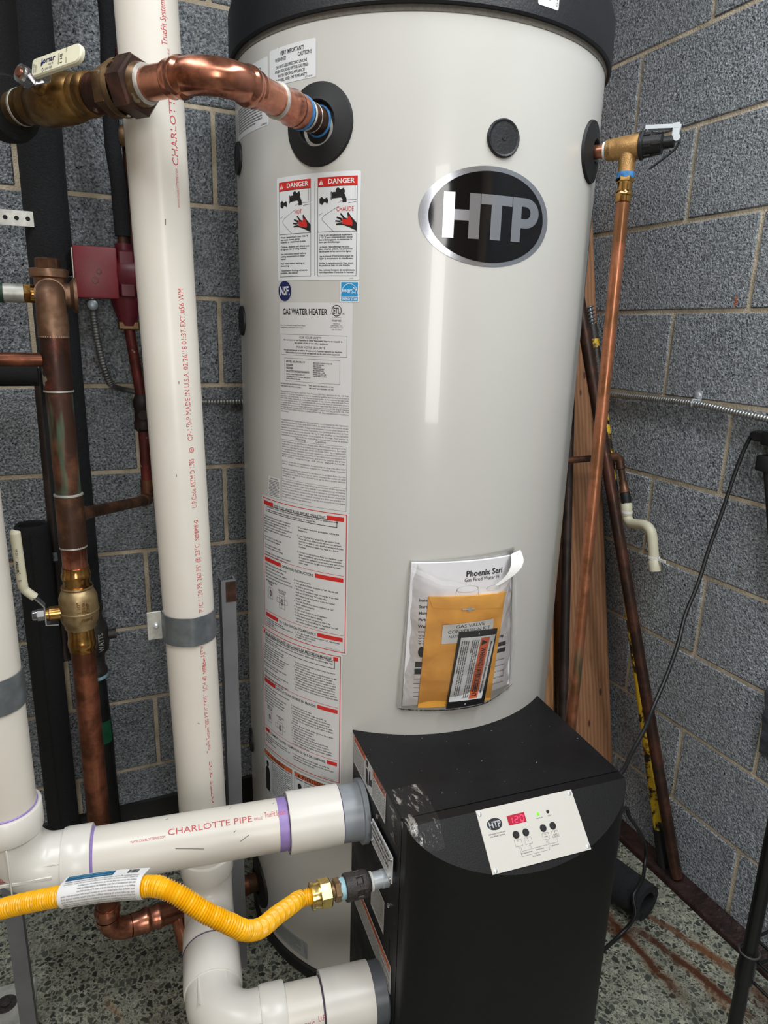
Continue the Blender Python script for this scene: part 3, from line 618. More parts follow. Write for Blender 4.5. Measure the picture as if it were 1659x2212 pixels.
# operating instruction labels
def oplabel(a0, a1, z0, z1, french):
    o = sheet('operating_label', 'label', a0, z0, a1, z1, h=.0005, label='red-framed operating instructions in '+('French' if french else 'English'))
    A = lambda u: ar(a0+(a1-a0)*u); Zv = lambda v: z0+(z1-z0)*v
    hd = [('POUR VOTRE SÉCURITÉ LISEZ AVANT DE METTRE EN MARCHE', .965, .085, .90), ('INSTRUCTIONS DE MISE EN MARCHE', .575, .25, .745), ("COMMENT COUPER L'ADMISSION DE GAZ DE L'APPAREIL", .165, .135, .845)] if french else [('FOR YOUR SAFETY READ BEFORE OPERATING', .955, .205, .79), ('OPERATING INSTRUCTIONS', .54, .305, .675), ('TO TURN OFF GAS TO APPLIANCE', .115, .255, .70)]
    layer('red_frame', 'red_print', o, lambda m: frame(m, TS, A(.015), Zv(.015), A(.985), Zv(.985), .0014, .0007, 12))
    for s, v, u0, u1 in hd:
        layer('heading_bar', 'red_print', o, lambda m: rect(m, TS, A(.04), Zv(v)-.0055, A(u0-.015), Zv(v)+.0025, .0007, 4)); layer('heading_bar', 'red_print', o, lambda m: rect(m, TS, A(u1+.015), Zv(v)-.0055, A(.96), Zv(v)+.0025, .0007, 4))
        if v < .9: layer('red_rule', 'red_print', o, lambda m: rect(m, TS, A(.03), Zv(v)+.0066, A(.965), Zv(v)+.0074, .0007, 10))
        layer('heading_lettering', 'ink', o, lambda m: text(m, TS, s, A(u0), Zv(v)-.0050, .0050, A(u1)-A(u0), 1))
    def box_(m):
        frame(m, TS, A(.075), Zv(.885 if french else .890), A(.93 if french else .90), Zv(.95 if french else .938), .0011, .0007, 10)
        wl = ['AVERTISSEMENT. Quiconque ne respecte pas à la lettre les instructions dans la présente', 'notice risque de déclencher un incendie ou une explosion entraînant des dommages, des', 'blessures ou la mort.'] if french else ['WARNING: If you do not follow these instructions exactly, a fire or explosion may', 'result, causing property damage, personal injury or loss of life.']
        para(m, TS, wl, A(.09), Zv(.945 if french else .932), .0032, .0052, A(.82)-A(0), 1)
    layer('boxed_lettering', 'ink', o, box_)
    def head(m):
        for u, v, wd, hh in ((.13, .29, .065, .085), (.30, .26, .075, .095)):
            frame(m, TS, A(u-wd/2), Zv(v-hh/2), A(u+wd/2), Zv(v+hh/2), .0005, .0007, 2); rect(m, TS, A(u)-.0002, Zv(v-hh/2), A(u)+.0002, Zv(v+hh/2), .0007)
            ell(m, TS, A(u), Zv(v), .004, .006, .0007, 14, 1, .75); ell(m, TS, A(u), Zv(v), .0022, .0035, .0007, 12, 1, .6)
        frame(m, TS, A(.225), Zv(.25), A(.375), Zv(.285), .0005, .0007, 3)
        text(m, TS, 'ROBINET DE' if french else 'GAS VALVE', A(.13), Zv(.365), .0034, A(.10)-A(0), 1, 'c'); text(m, TS, 'GAZ ON' if french else 'OPEN', A(.13), Zv(.348), .0034, None, 1, 'c')
        text(m, TS, 'VANNE GAZ' if french else 'GAS VALVE', A(.30), Zv(.338), .0034, A(.11)-A(0), 1, 'c'); text(m, TS, 'OFF' if french else 'CLOSED', A(.30), Zv(.321), .0034, None, 1, 'c')
    layer('valve_drawing', 'ink', o, head)
    en = [(.035, .86, ['A. This appliance does not have a pilot. It is equipped', 'with an ignition device which automatically lights the', 'burner. Do not try to light the burner by hand.', 'B. BEFORE OPERATING smell all around the appliance', 'area for gas. Be sure to smell next to the floor', 'because some gas is heavier than air and will settle on', 'the floor.', '', 'WHAT TO DO IF YOU SMELL GAS', '· Do not try to light any appliance.', '', '· Do not touch any electric switch;', '  do not use any phone in your building.', '', "· Immediately call your gas supplier from a neighbor's", "  phone. Follow the gas supplier's instructions."], .0190),
          (.50, .85, ['· If you cannot reach your gas supplier, call the fire', '  department.', '', 'C. Use only your hand to turn the gas control knob.', '   Never use tools. If the handle will not turn by hand,', "   don't try to repair it, call a qualified service technician.", '   Force or attempted repair may result in a fire or', '   explosion.', '', 'D. Do not use this appliance if any part has been under', '   water. Immediately call a qualified service technician', '   to inspect the appliance and to replace any part of the', '   control system and any gas control which has been', '   under water.'], .0190),
          (.035, .505, ['1. STOP! Read the safety information above.', '2. Set the thermostat to lowest setting.', '3. Turn off all electric power to the appliance.', '4. This appliance is equipped with an ignition device', '   which automatically lights the burner. Do not try to', '   light the burner by hand.'], .024),
          (.46, .47, ['5. Remove front cover.', '6. Turn gas shutoff valve clockwise to "off". Handle will', '   be vertical, do not force.', '7. Wait five (5) minutes to clear out any gas. If you then', '   smell gas, STOP! Follow "B" in the safety', "   information above on this label. If you don't smell", '   gas, go to next step.', '8. Turn gas shutoff valve counterclockwise to "on".', '   Handle will be horizontal.', '9. Install Front Cover.', '10. Turn on all electric power to appliance.', '11. Set thermostat to desired setting.', '12. If the appliance will not operate, follow the', '   instructions "To Turn Off Gas To Appliance" and call', '   your service technician or gas supplier.'], .0215),
          (.035, .085, ['1. Set the thermostat to lowest setting.', '2. Turn off all electric power to the appliance if service is', '   to be performed.', '3. Remove Front Cover.'], .015), (.47, .085, ['4. Turn gas shutoff valve clockwise to "off". Handle will', '   be vertical. Do not force.', '5. Install Front Cover.'], .018)]
    fr = [(.035, .865, ["A. Cet appareil est muni d'un dispositif d'allumage", "qui allume automatiquement le brûleur. Ne tentez", "pas d'allumer le brûleur manuellement.", "B. AVANT DE FAIRE FONCTIONNER, reniflez tout autour", "de l'appareil pour déceler une odeur de gaz. Reniflez", 'près du plancher, car certains gaz sont plus lourds', "que l'air et peuvent s'accumuler au niveau du sol.", '', 'QUE FAIRE SI VOUS SENTEZ UNE ODEUR DE GAZ:', "· Ne pas tenter d'allumer d'appareil.", '', '· Ne touchez à aucun interrupteur; ne pas vous servir des', '  téléphones se trouvant dans le bâtiment.', '', '· Appelez immédiatement votre fournisseur de gaz depuis', '  un voisin. Suivez les instructions du fournisseur.'], .0180),
          (.50, .855, ['· Si vous ne pouvez rejoindre le fournisseur, appelez le', '  service des incendies.', "C. Ne poussez ou tournez la manette d'admission du gaz", "  qu'à la main; ne jamais utiliser d'outil. Si la manette", '  reste coincée, ne tentez pas de la réparer; appelez un', '  technicien qualifié. Le fait de forcer la manette ou de la', '  réparer peut déclencher une explosion ou un incendie.', "D. N'utilisez pas cet appareil s'il a été plongé dans l'eau,", "  même partiellement. Faites inspecter l'appareil par un", '  technicien qualifié et remplacez toute partie du système', '  de contrôle et toute commande qui ont été plongés dans', "  l'eau."], .0190),
          (.035, .535, ["1. ARRÊTEZ! Lisez les instructions de sécurité sur la portion", '  supérieure de cette étiquette.', '2. Réglez le thermostat à la température la plus basse.', "3. Coupez l'alimentation électrique de l'appareil.", "4. Il s'agit d'un appareil qui est muni d'un dispositif", "  d'allumage automatique. Ne pas tenter d'allumer", '  le brûleur manuellement.'], .022),
          (.46, .505, ['5. Enlevez le couvercle avant.', "6. Tournez la vanne d'arrêt de gaz sur «off». La", '  poignée sera à travers la tuyauterie. Ne forcez pas.', "7. ARRÊTEZ! Passez à l'étape B des instructions de", '  sécurité sur la portion supérieure (à gauche) de cette', "  étiquette. S'il n'y a pas d'odeur de gaz, passez à l'étape", '  suivante.', "8. Tournez la vanne d'arrêt de gaz sur «on». La poignée", '  sera en ligne avec la tuyauterie.', '9. Installez le couvercle avant.', "10. Mettez l'appareil sous tension.", '11. Réglez le thermostat à la température désirée.', "12. Si l'appareil ne se met pas en marche, suivez les", "  instructions intitulées «Comment couper l'admission", "  de gaz de l'appareil» et appelez un technicien qualifié", '  ou le fournisseur de gaz.'], .0200),
          (.035, .125, ['1. Réglez le thermostat à la température la plus basse.', "2. Coupez l'alimentation électrique de l'appareil si le service", '  doit être effectué.', '3. Enlevez le couvercle avant.'], .018), (.47, .12, ["4. Tournez la vanne d'arrêt de gaz sur «off». La", '  poignée sera à travers la tuyauterie. Ne forcez pas.', '5. Installez le couvercle avant.'], .02)]
    for u, v, ls, ld in (fr if french else en): layer('lettering', 'ink', o, lambda m: para(m, TS, [s.replace('·', '*') for s in ls], A(u), Zv(v), .0029, ld*(z1-z0), A(.46)-A(0) if u > .4 else A(.40)-A(0), 1))
    layer('lettering', 'ink', o, lambda m: text(m, TS, 'LP-179-FR Rev. 5.4.15' if french else 'LP-179 Rev. A 5/11/10', A(.80), Zv(.025), .0022, None, 0))
oplabel(-77.6, -41.8, .783, 1.054, False); oplabel(-79.6, -43.2, .506, .783, True)
ws = sheet('warning_label', 'sticker', -79.8, .40, -44.0, .503, h=.0003, label='orange-headed dust warning label in two languages')
W2 = [(-79.4, -62.8), (-61.6, -45.0)]
for a, b in W2: layer('heading_band', 'orange_print', ws, lambda m: rect(m, TS, ar(a), .488, ar(b), .4985, .0006, 6))
def wtext(m, LL):
    for (a, b), hd in LL:
        x = lambda u: ar(a+(b-a)*u)
        triangle(m, TS, x(.14 if hd[0] == 'W' else .08), .4895, .0075); text(m, TS, hd, x(.28 if hd[0] == 'W' else .2), .4895, .0075, x(.48 if hd[0] == 'W' else .75)-x(0), 1)
        frame(m, TS, x(0), .402, x(1), .4985, .0006, .0007, 5); rect(m, TS, x(.28), .402, x(.284), .482, .0007)
        text(m, TS, 'Breathing Hazard - Fiberglass Dust' if hd[0] == 'W' else "Danger respiratoire - Eau de laine", x(.03), .4835, .0030, x(.9)-x(0), 1)
        ell(m, TS, x(.14), .4690, .0052, .0070, .0007, 18); poly(m, TS, [(x(.05), .404), (x(.24), .404), (x(.24), .448), (x(.20), .460), (x(.10), .462), (x(.04), .452)], .0007)
        fineprint(m, TS, x(.31), .405, .480, x(.64)-x(0), .0024, .0042, 11, bold=1)
for p_ in zip(W2, ('WARNING', 'AVERTISSEMENT')): layer('lettering', 'ink', ws, lambda m: wtext(m, [p_]))
vi = sheet('notice_sticker', 'sticker', -69.4, 1.729, -52.8, 1.781, label='white sticker headed VERY IMPORTANT')
def vitext(m):
    c = -60.9; T_ = lambda s, a, z, cp, w_, al='c': text(m, TS, s, ar(a), z, cp, ar(w_), 1, al)
    T_('VERY IMPORTANT!', c+.2, 1.7695, .0055, 8.4); T_('WARNING!!', -67.0, 1.7620, .0050, 4.3, 'l'); T_('CAUTION!!', -58.6, 1.7620, .0052, 4.6, 'l')
    for i, (s, w_) in enumerate((('DO NOT USE DIELECTRIC UNIONS', 11.2), ('WHEN HOOKING UP THIS GAS FIRED', 12.1), ('WATER HEATING APPLIANCE!', 9.8), ('THIS WILL VOID THE WARRANTY!', 11.2))): T_(s, c-.2, 1.7525-i*.0063, .0040, w_)
    text(m, TS, 'LP710540', ar(-56.2), 1.7305, .0024, None, 0)
layer('lettering', 'ink_soft', vi, vitext)
li = sheet('side_sticker', 'sticker', -93, 1.678, -70.2, 1.776, h=.0003, label='white sticker half hidden behind the copper bend')
layer('lettering', 'ink_soft', li, lambda m: (text(m, TS, 'IMPORTANT!', ar(-73.5), 1.757, .008, ar(14), 0, 'r'), text(m, TS, 'LEAK TEST THE CONNECTION BY', ar(-73), 1.752, .0024, None, 0, 'r'), fineprint(m, TS, ar(-92), 1.684, 1.725, ar(18.5), .0024, .0040, 8, bold=1), text(m, TS, 'LS480D042', ar(-71), 1.680, .0026, None, 0, 'r')))
st = sheet('side_label', 'silver_label', 47.5, 1.375, 66, 1.578, h=.0004, label='grey data label seen edge-on at the right of the tank')
layer('lettering', 'ink_soft', st, lambda m: fineprint(m, TS, ar(48.3), 1.385, 1.57, ar(15), .0032, .0062, 3, bold=1))
lo = sheet('low_label', 'silver_label', -74, .046, -56, .088, label='peeling grey label near the tank foot')
layer('lettering', 'ink_soft', lo, lambda m: fineprint(m, TS, ar(-73), .052, .084, ar(14), .0022, .0040, 4))
m = MB(); m.add([TS.at(ar(-58), .085, .001), TS.at(ar(-54.5), .052, .014), TS.at(ar(-56.5), .046, .001)], [(0, 2, 1), (0, 1, 2)]); m.build('peeled_corner', M['sticker'], lo, smooth=0)
m = MB(); CS = Round(TC, (0, 0, 1), (0, -1, 0), .3525)
rect(m, CS, .0185, 1.8275, .0590, 1.882, .0004, 5, 1, .003); cs = m.build('cap_sticker', M['sticker'], HT, smooth=60, label='white barcode sticker on the top cap')
layer('lettering', 'ink_soft', cs, lambda m: (barcode(m, CS, .0225, 1.842, .0455, 1.868, .0007), text(m, CS, '1103152', .028, 1.8365, .0035, .014), [rect(m, CS, .0545, 1.832+.0035*i, .0555, 1.834+.0035*i, .0007) for i in range(12)]))

# ---- burner box
PH = R(-4.5); U = V((math.sin(PH), -math.cos(PH), 0)); Sd = V((math.cos(PH), math.sin(PH), 0)); UP = V((0, 0, 1))
def BP(s, u, z): return TC+Sd*s+U*u+UP*z
SL, SR, UF, ZT = -.195, .205, .5365, .633
bx = MB().prism([(SL, .20), (SL, UF-.0008), (SR, UF-.0008), (SR, .20)], TC+UP*.018, Sd, U, -(ZT-.005-.018)); 
bb = bx.build('burner_box', M['box_black'], HT, smooth=0, label='black sheet-metal burner box')
MB().prism([(SL-.002, .22), (SL-.002, UF), (SR+.002, UF), (SR+.002, .22)], TC+UP*ZT, Sd, U, .004).build('top_panel', M['box_black'], bb, smooth=0)
MB().prism([(SL+.02, .22), (SL+.02, UF-.02), (SR-.02, UF-.02), (SR-.02, .22)], TC+UP*.02, Sd, U, .02).build('plinth', M['rubber'], bb, smooth=0)
def bow(s): q = (s-.005)/.2; return .557+.073*max(0, 1-q*q)**.65
N = 40; ss = [SL+(SR-SL)*(.5-.5*math.cos(math.pi*i/N)) for i in range(N+1)]
ztop = lambda u: ZT-(u-.557)*.9657
m = MB(); lo_ = [BP(s, bow(s), .02) for s in ss]; hi = [BP(s, bow(s), ztop(bow(s))) for s in ss]
m.add(lo_+hi, [(i, i+1, N+2+i, N+1+i) for i in range(N)])
m.add(hi, [tuple(range(N+1))])
m.add([BP(SL, .5385, .02), BP(SL, bow(SL), .02), BP(SL, bow(SL), ZT), BP(SL, .5385, ZT), BP(SR, .5385, .02), BP(SR, bow(SR), .02), BP(SR, bow(SR), ZT), BP(SR, .5385, ZT)], [(0, 1, 2, 3), (4, 7, 6, 5), (3, 2, 6, 7), (0, 3, 7, 4)])
fc = m.build('front_cover', M['front_black'], HT, smooth=25, label='black bowed front cover with a sloped top')
# ---- control panel on the slope
nS = (U*math.cos(R(46))+UP*math.sin(R(46))).normalized(); eyS = nS.cross(Sd)
PO = BP(-.0796, .5563, .6337)+nS*.0008
PS = Plane(PO, Sd, eyS); PW, PHt = .1755, .0912
cp = MB().prism([(0, 0), (0, -PHt), (PW, -PHt), (PW, 0)], PO-nS*.0006, Sd, eyS, .0022).build('control_panel', M['panel_white'], HT, smooth=0, label='white control panel with a red 120 readout')
PS = Plane(PO+nS*.0016, Sd, eyS)
for x, y in ((.0049, -.0063), (.1697, -.0056), (.1712, -.0865), (.006, -.0874)):
    m = MB().lathe([(0, .0031), (.0009, .0030), (.0016, .0018), (.0018, 0)], PS.at(x, y), nS, 16); m.build('screw', M['zinc'], cp)
m = MB(); rect(m, PS, .0487, -.0312, .0801, -.0171, .0004); m.build('display', M['led_bg'], cp, smooth=0)
m = MB()
def seg7(x, y, d, w_=.0058, h_=.0090, t=.0011, sk=.0008):
    on = {'0': 'abcdef', '1': 'bc', '2': 'abged'}[d]; X_ = lambda a, b: (x+a+sk*b/h_, y+b)
    L_ = dict(a=((0, h_), (w_, h_)), b=((w_, h_), (w_, h_/2)), c=((w_, h_/2), (w_, 0)), d=((0, 0), (w_, 0)), e=((0, h_/2), (0, 0)), f=((0, h_), (0, h_/2)), g=((0, h_/2), (w_, h_/2)))
    for k in on:
        p, q = L_[k]; d_ = V((q[0]-p[0], q[1]-p[1])).normalized()*.0007; stroke(m, PS, [X_(p[0]+d_.x, p[1]+d_.y), X_(q[0]-d_.x, q[1]-d_.y)], t, .0008)
seg7(.0500, -.0293, '1'); seg7(.0602, -.0292, '2'); seg7(.0702, -.0292, '0'); m.build('readout', M['led_red'], cp, smooth=0)
for x in (.0555, .073, .1045, .1221): MB().lathe([(0, .0055), (.0016, .0053), (.0022, .0046), (.0023, 0)], PS.at(x, -.0458), nS, 24).build('button', M['rubber'], cp)
for x, mt in ((.1034, 'led_green'), (.1212, 'black_plastic')): MB().lathe([(0, .0026), (.0010, .0024), (.0022, .0012), (.0024, 0)], PS.at(x, -.0243), nS, 14).build('indicator_light', M[mt], cp, label='green lit indicator' if mt == 'led_green' else 'dark indicator')
m = MB(); ell(m, PS, .0252, -.0243, .0131, .0087, .0003, 36); m.build('panel_logo', M['ink'], cp, smooth=0)
m = MB(); text(m, PS, 'HTP', .0146, -.0290, .0086, .0212, 1, 'l', .0006); m.build('panel_logo_letters', M['silver_print'], cp, smooth=0)
m = MB()
text(m, PS, 'Advanced Heating and', .0252, -.0384, .0021, .0290, 0, 'c', .0003); text(m, PS, 'Hot Water Systems', .0252, -.0420, .0021, .0254, 0, 'c', .0003)
text(m, PS, 'FLAME ON', .1037, -.0312, .0015, .0115, 0, 'c', .0003); text(m, PS, 'FAULT', .1222, -.0312, .0015, .0062, 0, 'c', .0003)
for x0, x1, a_, b_ in ((.0496, .0618, 'S1', '-'), (.0672, .0794, 'S2', '+'), (.0990, .1108, 'S3', 'TEMP'), (.1164, .1279, 'S4', 'RESET/')):
    frame(m, PS, x0, -.0627, x1, -.0530, .00025, .0003); text(m, PS, a_, (x0+x1)/2, -.0556, .0016, None, 0, 'c', .0003); text(m, PS, b_, (x0+x1)/2, -.0595, .0017, None, 0, 'c', .0003)
text(m, PS, 'STATUS', .1222, -.0618, .0016, .0085, 0, 'c', .0003)
for pl in (((.0552, -.0640), (.0552, -.0772), (.1050, -.0772), (.1050, -.0640)), ((.0578, -.0640), (.0578, -.0702), (.0726, -.0702), (.0726, -.0640)), ((.0747, -.0640), (.0747, -.0699), (.1029, -.0699), (.1029, -.0640)), ((.1071, -.0640), (.1071, -.0697), (.1227, -.0697), (.1227, -.0640)), ((.065, -.0702), (.065, -.0716)), ((.0888, -.0699), (.0888, -.0713)), ((.115, -.0697), (.115, -.0711)), ((.080, -.0772), (.080, -.0786))): stroke(m, PS, pl, .00025, .0003)
for s, x, y in (('Exit Service Mode', .065, -.0742), ('Service Mode', .0888, -.0738), ('Program Mode', .115, -.0736), ('Pump Service', .080, -.0812)): text(m, PS, s, x, y, .0018, None, 0, 'c', .0003)
m.build('panel_lettering', M['ink_soft'], cp, smooth=0)
# ---- left side of the box: plane with x = u, y = z
BS = Plane(BP(SL-.0003, 0, 0), U, UP)
def bsheet(name, mat, u0, z0, u1, z1, label):
    m = MB(); rect(m, BS, u0, z0, u1, z1, .0004, 3, 1, .002); return m.build(name, M[mat], HT, smooth=0, label=label)
o = bsheet('box_sticker', 'label', .286, .567, .4655, .630, 'warning sticker along the top edge of the box side')
layer('heading_band', 'orange_print', o, lambda m: rect(m, BS, .2885, .6145, .355, .6265, .0006)); layer('heading_band', 'orange_print', o, lambda m: rect(m, BS, .399, .6145, .4630, .6265, .0006))
def bt(m):
    for u, s in ((.2885, 'WARNING'), (.399, 'AVERTISSEMENT')): triangle(m, BS, u+.003, .6165, .008); text(m, BS, s, u+.014, .6165, .0075, .048, 1); fineprint(m, BS, u, .572, .6115, .062, .0026, .0045, 6, bold=1)
    for u in (.357, .397): rect(m, BS, u, .569, u+.0005, .628, .0006)
    ell(m, BS, .3665, .6165, .0050, .0068, .0007); poly(m, BS, [(.361, .578), (.372, .574), (.374, .600), (.366, .607), (.361, .603)]); poly(m, BS, [(.376, .580), (.395, .588), (.393, .602), (.386, .596), (.384, .612), (.379, .610)])
layer('lettering', 'ink', o, bt)
o = bsheet('box_sticker', 'label', .257, .264, .5165, .321, 'long orange-striped sticker on the box side')
layer('heading_band', 'orange_print', o, lambda m: rect(m, BS, .259, .3065, .510, .3175, .0006))
layer('lettering', 'ink_soft', o, lambda m: (text(m, BS, 'WARNING / AVERTISSEMENT', .40, .3085, .0070, .12, 1, 'c'), fineprint(m, BS, .260, .267, .304, .25, .0026, .0046, 9, bold=1)))
o = bsheet('box_sticker', 'label', .4045, .3485, .4745, .418, 'small grey text sticker below the gas inlet')
layer('lettering', 'ink_soft', o, lambda m: fineprint(m, BS, .407, .352, .414, .064, .0026, .0046, 10, bold=1))
BQ = Plane(BP(SL-.007, 0, 0), U, UP)
rp = MB().prism([(.4175, .4945), (.5185, .4965), (.5185, .5470), (.4175, .5430)], BP(SL-.005, 0, 0), U, UP, .002).build('name_plate', M['sticker'], HT, smooth=0, label='raised metal name plate on the box side')
layer('lettering', 'ink_soft', rp, lambda m: ([text(m, BQ, s, .4215, .5345-i*.0105, .0062, .082, 1, 'l', .0005) for i, s in enumerate(('GAS CONNECTION', 'NATURAL GAS ONLY', 'CONNEXION DE GAZ'))], fineprint(m, BQ, .4215, .500, .510, .075, .003, .005, 12, .0005)))
for u, z in ((.4205, .537), (.4235, .505), (.5155, .541), (.5145, .503)): MB().lathe([(0, .0032), (.0025, .0030), (.0035, .0015), (.0036, 0)], BQ.at(u, z, .0), -Sd, 12).build('screw', M['chrome'], rp)
for u, z in ((.496, .432), (.430, .556)): MB().lathe([(0, .0042), (.002, .0042), (.004, .0022), (.0042, 0)], BS.at(u, z), -Sd, 14).build('box_screw', M['chrome'], HT)
m = MB(); rect(m, BS, .498, .33, .503, .366, .0005); m.build('slot', M['black_gap'], HT, smooth=0)
# sealed corner: clear tape over the top edge
m = MB(); g = []
for j, (u, z, off) in enumerate(((.470, ZT+.0012, 0), (.49, ZT+.0022, .001), (.515, ZT+.0014, .0), (.537, ZT+.0018, 0), (.557, ZT+.0012, 0), (.575, ztop(.575)+.0016, 0), (.587, ztop(.587)+.0012, 0))):
    for i in range(9):
        s = SL-.001+.0072*i-.0008*j*(i > 0); uu = min(u, bow(max(s, SL))+.001) if u > .557 else u
        g.append(BP(s, uu, (ztop(uu) if u > .557 else z)+.0014+random.uniform(0, .0012)))
m.add(g, [(j*9+i, j*9+i+1, j*9+i+10, j*9+i+9) for j in range(6) for i in range(8)])
g = [BP(SL-.0012-random.uniform(0, .001), .48+.011*i, ZT+.001-.022*j) for j in range(4) for i in range(7)]
m.add(g, [(j*7+i, j*7+i+1, j*7+i+8, j*7+i+7) for j in range(3) for i in range(6)]); m.build('corner_tape', M['clear_tape'], HT, smooth=0, label='crinkled clear tape over the box corner')
# vent collars
a8 = R(8); VD = V((-math.cos(a8), math.sin(a8), 0))
IN = V((.4247, .9943, .5070)); EX = V((.4149, .8697, .226))
MB().lathe([(-.004, .050), (.0, .0570), (.009, .0570), (.010, .0505), (.048, .0490)], IN, VD, 48).build('vent_collar', M['grey_pvc'], HT, label='grey plastic collar of the upper vent')
MB().lathe([(-.004, .047), (.0, .0505), (.034, .0490)], EX, VD, 48).build('vent_collar', M['dark_grey_pvc'], HT, label='dark grey plastic collar of the lower vent')
# ------------------------------------------------------------------ documents hanging on the tank front
DH = .0105
def dquad(tl, tr, br, bl, h): f = lambda p: (ar(p[0]), p[1]); return Quad(TS, f(tl), f(tr), f(br), f(bl), h)
def slab(name, q, th, mat, parent=None, label=None, cat=None, nu=14, nv=6, bulge=0):
    m = MB(); b = lambda u, v: bulge*math.sin(math.pi*u)*math.sin(math.pi*v)
    top = [q.at(i/nu, j/nv, th+b(i/nu, j/nv)) for j in range(nv+1) for i in range(nu+1)]; bot = [q.at(i/nu, j/nv, b(i/nu, j/nv)*.9) for j in range(nv+1) for i in range(nu+1)]; n = len(top); k = nu+1
    fs = [(j*k+i, j*k+i+1, (j+1)*k+i+1, (j+1)*k+i) for j in range(nv) for i in range(nu)]
    fs += [tuple(n+x for x in reversed(f)) for f in fs]
    ed = [i for i in range(k)]+[j*k+nu for j in range(1, nv+1)]+[nv*k+i for i in range(nu-1, -1, -1)]+[j*k for j in range(nv-1, 0, -1)]
    fs += [(ed[i], n+ed[i], n+ed[(i+1) % len(ed)], ed[(i+1) % len(ed)]) for i in range(len(ed))]
    m.add(top+bot, fs); at = q.at(.5, 0, 0) if parent is None else None
    o = m.build(name, M[mat], parent, at, 30)
    if cat: tag(o, label, cat)
    return o
mq = dquad((-23.1, .9735), (8.5, .9735), (11.7, .712), (-24.2, .698), .0015)
mn = slab('manual', mq, .007, 'paper', None, 'thick white paper manual inside the clear pouch', 'manual')
def ab(a, z): return ar(a), z
FL = Round(TC, (0, 0, 1), (0, -1, 0), TR+.0086)
fa = lambda a: R(a)*(TR+.0086)
m = MB()
S_ = Scaled(dquad((-23.1, .9735), (8.5, .9735), (11.7, .712), (-24.2, .698), .0086), .19, .27)
text(m, FL, 'Phoenix Seri', fa(-7.0), .9458, .0105, fa(12.2), 1); text(m, FL, 'Gas Fired Water H', fa(-7.4), .9362, .0066, fa(11.6), 0)
for s, z in (('Installation', .9028), ('Start-Up', .8906), ('Maintenance', .8784), ('Parts', .8662), ('Warranty', .8530)): text(m, FL, s, fa(-20.5), z, .0052, None, 1)
text(m, FL, 'PH100 PH130 PH160 PH199 Models', fa(-20.4), .8440, .0026, None, 1)
for i, s in enumerate(('"N" Denotes Natural Gas', '"LP" Denotes Propane Gas', '"SA" Denotes Stainless', '"W" Denotes Warranty')): text(m, FL, s, fa(-20.3), .8360-i*.0050, .0026, None, 1)
ell(m, FL, fa(-6.2), .922, .021, .0065, .0004, 30, 1, .965); ell(m, FL, fa(2.4), .918, .015, .0055, .0004, 26, 1, .96); stroke(m, FL, [(fa(-9.7), .922), (fa(-9.7), .880)], .0004); stroke(m, FL, [(fa(-2.7), .922), (fa(-2.7), .880)], .0004)
rect(m, FL, fa(-20.9), .776, fa(-17.5), .787, .0004, 3); rect(m, FL, fa(4.6), .7985, fa(8.6), .8065, .0004, 3)
for i, z in enumerate((.786, .770, .758, .746, .734, .722)): text(m, FL, 'Heat Transfer', fa(4.2), z, .0028, fa(4.6), 0)
for i in range(7): rect(m, FL, fa(-21.2), .717+.0088*i, fa(-18), .7172+.0088*i+.0006, .0004, 3)
m.build('cover_lettering', M['ink_soft'], mn, smooth=0)
m = MB(); ell(m, FL, fa(-19.2), .806, .006, .0105, .0004, 24); text(m, FL, 'htp', fa(5.6), .8165, .006, fa(2.2), 1, 'l'); rect(m, FL, fa(-21), .7625, fa(-18), .7735, .0004, 2); rect(m, FL, fa(4.5), .7855, fa(8.7), .7935, .0004, 3); m.build('cover_marks', M['ink'], mn, smooth=0)
evq = dquad((-17.9, .9130), (6.6, .9075), (3.8, .6940), (-19.6, .6965), .0088)
ev = slab('envelope', evq, .0035, 'manila', None, 'orange-yellow padded envelope inside the clear pouch', 'envelope', bulge=.003)
slab('envelope_flap', dquad((-17.9, .9133), (6.6, .9078), (5.4, .8790), (-16.6, .8930), .0130), .0011, 'manila_flap', ev, nu=12, nv=3, bulge=.002)
E2 = Round(TC, (0, 0, 1), (0, -1, 0), TR+.0162)
eb = lambda a: R(a)*(TR+.0162)
lq = dquad((-13.6, .8600), (2.45, .8615), (2.3, .8240), (-13.7, .8235), .0156)
el_ = slab('envelope_label', lq, .0004, 'sticker', ev, nu=10, nv=2)
m = MB(); LQ = Scaled(lq, .099, .0375)
text(m, LQ, 'GAS VALVE', .0245, .0288, .0062, .056, 0, 'l', .0008); text(m, LQ, 'CONVERSION KIT', .0100, .0195, .0062, .083, 0, 'l', .0008); text(m, LQ, 'NATURAL TO PROPANE', .0125, .0105, .0054, .079, 0, 'l', .0008); m.build('lettering', M['ink_soft'], el_, smooth=0)
m = MB(); m.cyl(E2.at(eb(-8.0), .8872), E2.at(eb(-4.2), .8862), .0013, 8); m.lathe([(0, .0042), (.0015, .0042), (.0016, .002)], E2.at(eb(-5.8), .8867, -.0005), rad(-6), 14); m.build('clasp', M['zinc'], ev)
pq = dquad((-8.67, .8452), (3.7, .8420), (.75, .6950), (-11.35, .6946), .0170)
wp = slab('warning_plate', pq, .0022, 'plate_black', None, 'small black WARNING / AVERTISSEMENT plate in front of the envelope', 'sign')
pl = dquad((-8.1, .8342), (3.05, .8312), (-.25, .7065), (-10.75, .7087), .0192)
fc_ = slab('plate_label', pl, .0003, 'sticker', wp, nu=10, nv=3)
PQ = Scaled(pl, .0685, .126)
class Turn:
    """the same face, read turned a quarter clockwise"""
    def __init__(s, q, w): s.q = q; s.w = w
    def at(s, x, y, h=0): return s.q.at(y, .126-x, h)
TQ = Turn(PQ, .0685)
